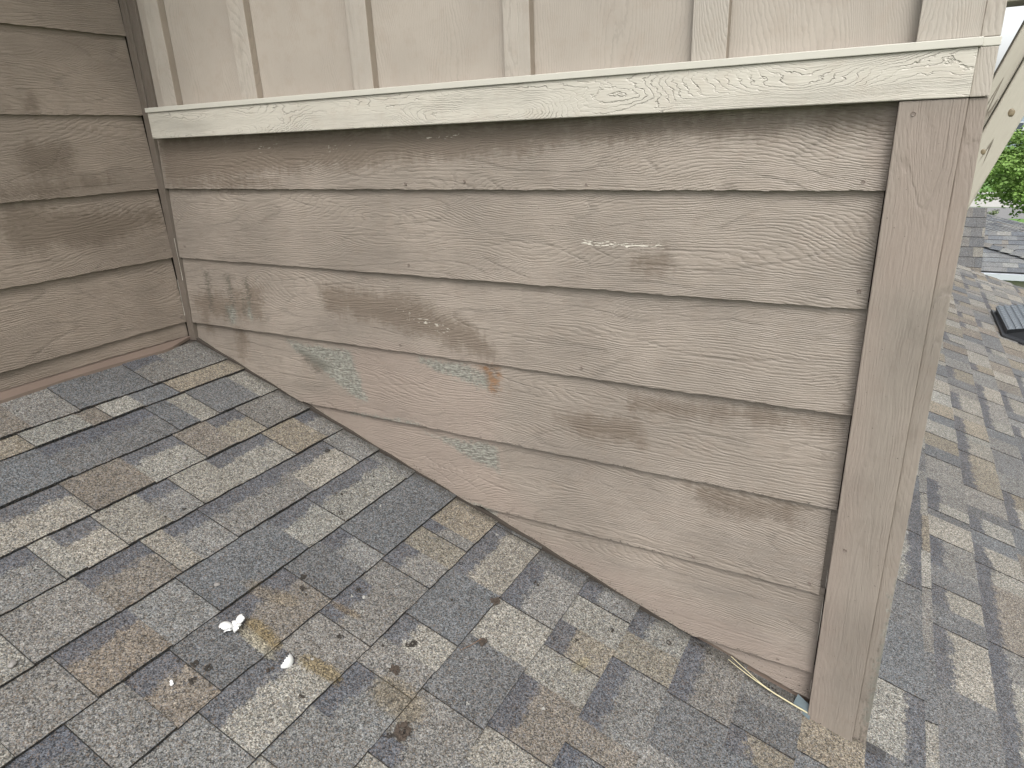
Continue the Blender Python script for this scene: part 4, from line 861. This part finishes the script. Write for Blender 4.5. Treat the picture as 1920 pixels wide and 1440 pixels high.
# trees
def leaf_mat(name, a, b):
    s = NT(name); ob = s.obj(); n = s.noise(ob, 2.3, 3.0, 0.6); n2 = s.noise(ob, 14.0, 2.0, 0.6)
    m = s.fin(s.mix(s.math('MULTIPLY_ADD', n2, .5, s.math('MULTIPLY', n, .5)), a, b), 0.6, None, 0.3)
    s.b.inputs['Subsurface Weight'].default_value = 0.0; return m
MAT['leaf'] = leaf_mat('bright_leaf', (0.055, 0.110, 0.022), (0.175, 0.28, 0.060)); MAT['leaf2'] = leaf_mat('sage_leaf', (0.07, 0.10, 0.05), (0.21, 0.25, 0.13)); MAT['bark'] = plain('bark', (0.10, 0.08, 0.06), 0.9, 12, 0.3)
def tree(label, name, cat, base, H, R, zc, mat, seed, nclump=90, nleaf=110, ls=0.09, squash=0.8):
    r = random.Random(seed); t = thing(name, label, cat, base)
    m = MB(); prev = None
    for i in range(7):
        z = zc * i / 6 * 1.0; rad = R * 0.055 * (1 - .6 * i / 6); ring = [(rad * math.cos(q) + .04 * math.sin(i), rad * math.sin(q), z) for q in [6.283 * k / 8 for k in range(8)]]
        if prev: [m.quad(prev[k], prev[(k + 1) % 8], ring[(k + 1) % 8], ring[k]) for k in range(8)]
        prev = ring
    for i in range(9):
        a = r.uniform(0, 6.28); L = R * .8; p0 = Vector((0, 0, zc * r.uniform(.55, .95))); p1 = p0 + Vector((math.cos(a) * L, math.sin(a) * L, L * r.uniform(.3, .9))); w = R * .016
        for q in range(3):
            o1 = Vector((math.cos(q * 2.1), math.sin(q * 2.1), 0)) * w; o2 = Vector((math.cos(q * 2.1 + 2.1), math.sin(q * 2.1 + 2.1), 0)) * w; m.quad(p0 + o1, p0 + o2, p1 + o2 * .2, p1 + o1 * .2)
    o = m.obj('trunk', MAT['bark'], weld=False); o.parent = t
    V = []; Fc = []
    for c in range(nclump):
        th = r.uniform(0, 6.283); cz = r.uniform(-1, 1); q = (r.random() ** .45); rr = math.sqrt(max(0, 1 - cz * cz)) * q
        cc = Vector((rr * math.cos(th) * R, rr * math.sin(th) * R, zc + cz * q * R * squash)) * 1.0; cr = R * r.uniform(.12, .24)
        for l in range(nleaf):
            dv = Vector((r.gauss(0, 1), r.gauss(0, 1), r.gauss(0, .7))).normalized() * cr * r.uniform(.4, 1.0); p = cc + dv
            u1 = Vector((r.gauss(0, 1), r.gauss(0, 1), r.gauss(0, .5))).normalized(); u2 = u1.cross(dv.normalized() + Vector((r.gauss(0, .5), r.gauss(0, .5), .3))).normalized(); s_ = ls * r.uniform(.6, 1.2)
            i = len(V); V += [p - u1 * s_, p - u2 * s_ * .6, p + u1 * s_, p + u2 * s_ * .6]; Fc.append((i, i + 1, i + 2, i + 3))
    me = bpy.data.meshes.new('crown'); me.from_pydata(V, [], Fc); me.materials.append(mat); me.update(); o = bpy.data.objects.new('crown', me); col.objects.link(o); o.parent = t
P = cp(.143, 0, 38); tree('bright green leafy tree beyond the neighbouring roof, right of the timber bracket', 'leafy_tree', 'tree', (P.x, P.y, GZ), 6, 2.65, 3.5, MAT['leaf'], 3, 170, 120, .085, 0.78)
P = cp(.0985, 0, 36); tree('small sage green shrub peeping over the neighbouring roof ridge', 'shrub', 'shrub', (P.x, P.y, GZ), 2, 0.62, 1.55, MAT['leaf2'], 5, 34, 60, .05, 1.1)
for i, (rx, Y, R) in enumerate(((.085, 165, 5.5), (.155, 160, 5))):
    P = cp(rx, 0, Y); tree(('distant dark green tree behind the timber bracket', 'distant dark green tree right of the blue grey house')[i], 'distant_tree', 'tree', (P.x, P.y, GZ), 8, R, 5.0, MAT['leaf'], 20 + i, 40, 60, .5, .9); 
for o in col.objects:
    if o.name.startswith('distant_tree'): o['group'] = 'trees among the distant houses'
